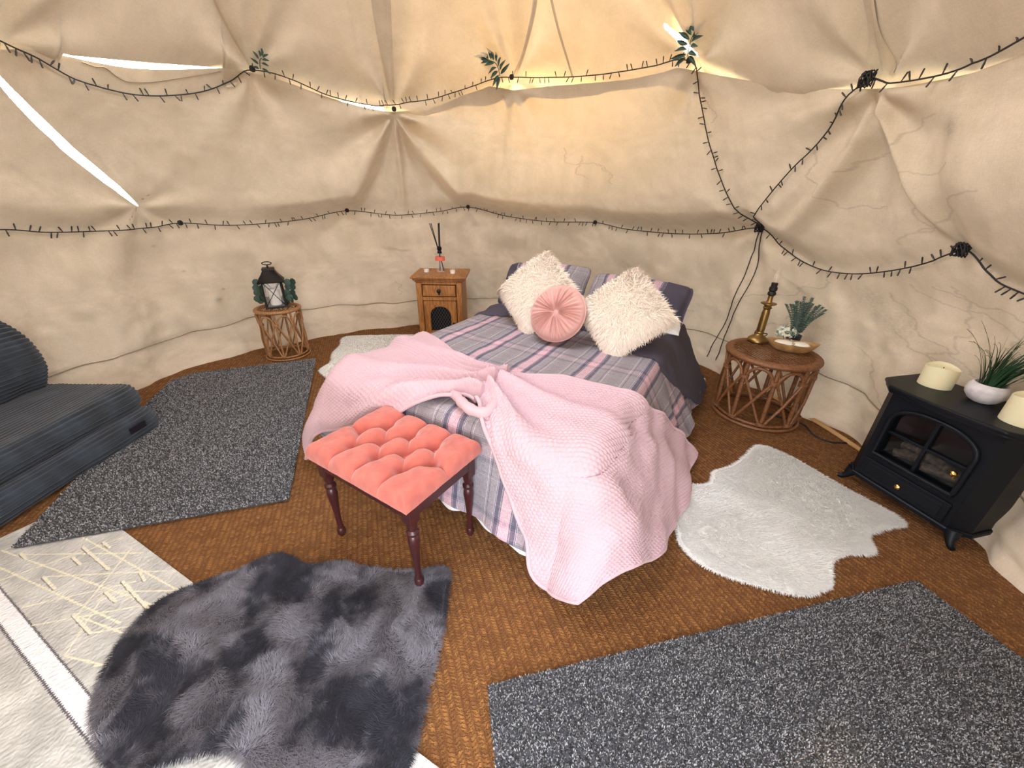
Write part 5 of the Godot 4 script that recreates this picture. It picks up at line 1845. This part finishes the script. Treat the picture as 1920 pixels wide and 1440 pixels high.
	put(mb().lathe([Vector2(0, 0), Vector2(0.030, 0), Vector2(0.046, 0.010), Vector2(0.062, 0.032), Vector2(0.066, 0.050), Vector2(0.062, 0.072), Vector2(0.054, 0.086), Vector2(0.048, 0.086), Vector2(0.050, 0.070), Vector2(0.0, 0.066)], 32).mesh(), "pot", M.stone, gp)
	var dirR := B.basis.x
	for k in 90:
		var a := rng.randf() * TAU
		var lenn := rng.randf_range(0.16, 0.31)
		var out := Vector3(cos(a), 0, sin(a)) * rng.randf_range(0.15, 0.9) + dirR * 0.35
		var b0 := Vector3(cos(a), 0, sin(a)) * rng.randf_range(0.0, 0.035) + Vector3(0, 0.068, 0)
		var m := mb()
		var droop := rng.randf_range(0.1, 0.75)
		m.grid(2, 8, func(x: float, c: float) -> Vector3:
			var p := b0 + (out * (0.45 * c + 0.35 * c * c) + Vector3(0, c - droop * 0.55 * c * c * c, 0)) * lenn
			var side := Vector3(-sin(a), 0, cos(a))
			return p + side * (x - 0.5) * 0.0075 * (1.0 - c * 0.94) + Vector3(0, -0.0015 * (1.0 - absf(x - 0.5) * 2.0), 0))
		put(m.mesh(), "blade", M.leaf_grass, gp)

# ------------------------------------------------------------------ string lights, hooks, sprigs, cords
func on_wall(q: Vector2) -> Vector3:
	var d := maxf(wall_disp(q.x, q.y), wall_disp(q.x, q.y - 0.015))
	if q.y > at(tw, q.x) - 0.03:
		d = maxf(d, ceil_disp(q.x, q.y))
	return dome(q.x, q.y, d + 0.014)

func string_light(label: String, pts: Array, step: float) -> void:
	var o := thing("string_light", label, "string lights")
	var path := []
	for q in curve(pts, 6):
		path.append(on_wall(q))
	put(mb().tube(path, 0.0034, 6).mesh(), "cable", M.cable, o)
	var bulb := mb()
	bulb.tube([Vector3.ZERO, Vector3(0, 0.013, 0), Vector3(0, 0.015, 0), Vector3(0, 0.034, 0), Vector3(0, 0.036, 0)], [0.0026, 0.0026, 0.0036, 0.0034, 0.0016], 6)
	var bm := bulb.mesh()
	var left := 0.02
	var side := 1.0
	for k in range(1, path.size()):
		var a: Vector3 = path[k - 1]
		var b: Vector3 = path[k]
		var L := a.distance_to(b)
		while left < L:
			var p := a.lerp(b, left / L)
			var tang := (b - a).normalized()
			var inw := (Vector3(CX, p.y, CZ) - p).normalized()
			var nrm := tang.cross(inw).normalized()
			if rng.randf() < 0.55: side = -side
			var dirv := nrm * side + tang * rng.randf_range(-0.55, 0.55) + inw * rng.randf_range(0.05, 0.35)
			var i := put(bm, "bulb", M.bulb_clear, o)
			i.transform = facing(p, dirv, inw)
			left += step * rng.randf_range(0.45, 1.5)
		left -= L

func build_strings() -> void:
	string_light("dark fairy-light cable along the upper seam, dropping down to the knot beside the brass lamp", string_up, 0.045)
	string_light("dark fairy-light cable along the lower line of hooks round the whole wall", string_low.slice(1, 31), 0.045)
	string_light("dark fairy-light cable rising diagonally to the upper right hook and on to the right", string_side, 0.05)
	var hooks := [[-58.8, 1.135, "small metal eye hook on the lower light cable, above the long grey rug"], [-28.8, 1.208, "small metal eye hook on the lower light cable, between lantern and pine cabinet"], [-1.4, 1.250, "small metal eye hook on the lower light cable, just right of the diffuser sticks"], [28.8, 1.142, "small metal eye hook on the lower light cable, above the plaid pillows"], [62.4, 1.18, "knotted wire hook where three light cables meet above the brass lamp"], [90.5, 1.17, "knotted wire hook on the lower light cable above the stove"], [-45.0, 2.07, "metal eye hook under the small leaf sprig at the upper left"], [-16.8, 1.955, "metal eye hook where the cloth is gathered above the pine cabinet"], [12.1, 2.14, "metal eye hook beside the middle leaf sprig of the upper seam"], [52.6, 2.098, "metal eye hook under the leaf sprig where the cable turns down"], [80.2, 1.848, "knotted wire hook at the gathered cloth in the upper right"]]
	for h in hooks:
		var c := on_wall(Vector2(h[0], h[1]))
		var inw := (Vector3(CX, c.y, CZ) - c).normalized()
		var o := thing("eye_hook", h[2], "hook", c)
		var t := facing(Vector3.ZERO, Vector3.UP, inw)
		var ring := []
		for k in 16:
			ring.append(t * Vector3(0.014 * cos(TAU * k / 16.0), 0.014 * sin(TAU * k / 16.0), 0.008))
		put(mb().tube(ring, 0.0042, 6, true).mesh(), "ring", M.iron, o)
		put(mb().tube([-inw * 0.03, inw * 0.012], 0.006, 8).mesh(), "shank", M.iron, o)
		var kn := []
		var big: float = 1.7 if (h[2] as String).begins_with("knotted") else 0.8
		for k in 60:
			var a := k * 0.9
			kn.append(t * (Vector3(cos(a) * 0.016, sin(a * 1.27) * 0.018, 0.010 + 0.008 * sin(a * 0.7)) * big))
		put(mb().tube(kn, 0.0028, 5).mesh(), "wire_knot", M.cable, o)

func build_sprigs() -> void:
	var spec := [[-44.0, 2.10, 9, 0.055, "small dark artificial leaf sprig at the upper left hook"], [9.6, 2.17, 15, 0.085, "dark artificial leaf sprig at the middle of the upper seam"], [53.2, 2.135, 16, 0.085, "dark artificial leaf sprig at the right of the upper seam by a bright slit"]]
	for s in spec:
		var c := on_wall(Vector2(s[0], s[1]))
		var inw := (Vector3(CX, c.y - 0.4, CZ) - c).normalized()
		var o := thing("leaf_sprig", s[4], "leaves", c + inw * 0.02)
		var t := facing(Vector3.ZERO, Vector3.UP, inw)
		var n: int = s[2]
		var base := -0.4 if s[0] > 40 else (0.9 if s[0] > 0 else -0.5)
		var sl: float = s[3] * (0.7 if s[0] < 0 else 1.5)
		var sc := curve([t * Vector3(0.0, -0.03, 0), t * Vector3(-0.25 * sl * sin(base), 0.3 * sl, 0.012), t * Vector3(-0.9 * sl * sin(base), 0.75 * sl * absf(cos(base)), 0.02)], 8)
		put(mb().tube(sc, 0.0028, 5).mesh(), "stem", M.leaf_dark, o)
		for k in n:
			var q := float(k) / (n - 1)
			var sgn := 1.0 if k % 2 == 0 else -1.0
			var a: float = base + sgn * lerpf(1.9, 0.3, q) + rng.randf_range(-0.15, 0.15)
			if s[0] > 40: a = base * 0.5 + sgn * lerpf(2.2, 0.2, q)
			var dirv := t.basis * Vector3(-sin(a), cos(a), rng.randf_range(0.05, 0.5))
			var p: Vector3 = sc[int(q * (sc.size() - 1))]
			var m := mb()
			leaf_into(m, facing(p + dirv * 0.008, dirv, inw + t.basis * Vector3(rng.randf_range(-0.5, 0.5), rng.randf_range(-0.3, 0.7), 0)), s[3] * rng.randf_range(0.8, 1.1), s[3] * 0.27, 0.5)
			put(m.mesh(), "leaf", M.leaf_dark, o)

func build_cords() -> void:
	var a := thing("hanging_lead", "thin dark cord dropping from the knot to the floor at the bed head", "cord")
	var pts := []
	for q in curve([Vector2(62.2, 1.165), Vector2(61.4, 1.016), Vector2(60.7, 0.813), Vector2(59.6, 0.54), Vector2(58.0, 0.24), Vector2(57.4, 0.10)], 8): pts.append(on_wall(q))
	put(mb().tube(pts, 0.0036, 6).mesh(), "flex", M.cable, a)
	var b := thing("hanging_lead", "thin dark cord dropping from the knot behind the brown rattan table", "cord")
	pts = []
	for q in curve([Vector2(62.8, 1.16), Vector2(62.7, 0.985), Vector2(62.5, 0.827), Vector2(61.1, 0.603), Vector2(60.3, 0.46), Vector2(59.8, 0.30), Vector2(59.4, 0.10)], 8): pts.append(on_wall(q))
	put(mb().tube(pts, 0.0036, 6).mesh(), "flex", M.cable, b)
	var c := thing("floor_cable", "black cable on the matting from the rattan table towards the stove", "cord")
	put(mb().tube(curve([Vector3(1.80, 0.006, -2.35), Vector3(1.92, 0.006, -2.26), Vector3(1.96, 0.006, -2.20), Vector3(1.94, 0.006, -2.08), Vector3(2.0, 0.006, -2.01), Vector3(2.09, 0.006, -2.0), Vector3(2.12, 0.006, -1.93), Vector3(2.08, 0.006, -1.84)], 8), 0.0055, 7).mesh(), "flex", M.cable, c)
	var s := thing("power_strip", "small white and black socket block on the floor between bed and rattan table", "socket", Vector3(1.50, 0.0, -2.80), 0.9)
	put(mb().box(Vector3(0, 0.02, 0), Vector3(0.20, 0.04, 0.06), 0.006).mesh(), "casing", M.wax_white, s)
	put(mb().box(Vector3(0.04, 0.055, 0), Vector3(0.045, 0.035, 0.045), 0.006).mesh(), "plug", M.cable, s)
	put(mb().box(Vector3(-0.04, 0.055, 0), Vector3(0.045, 0.035, 0.045), 0.006).mesh(), "plug", M.wax_white, s)
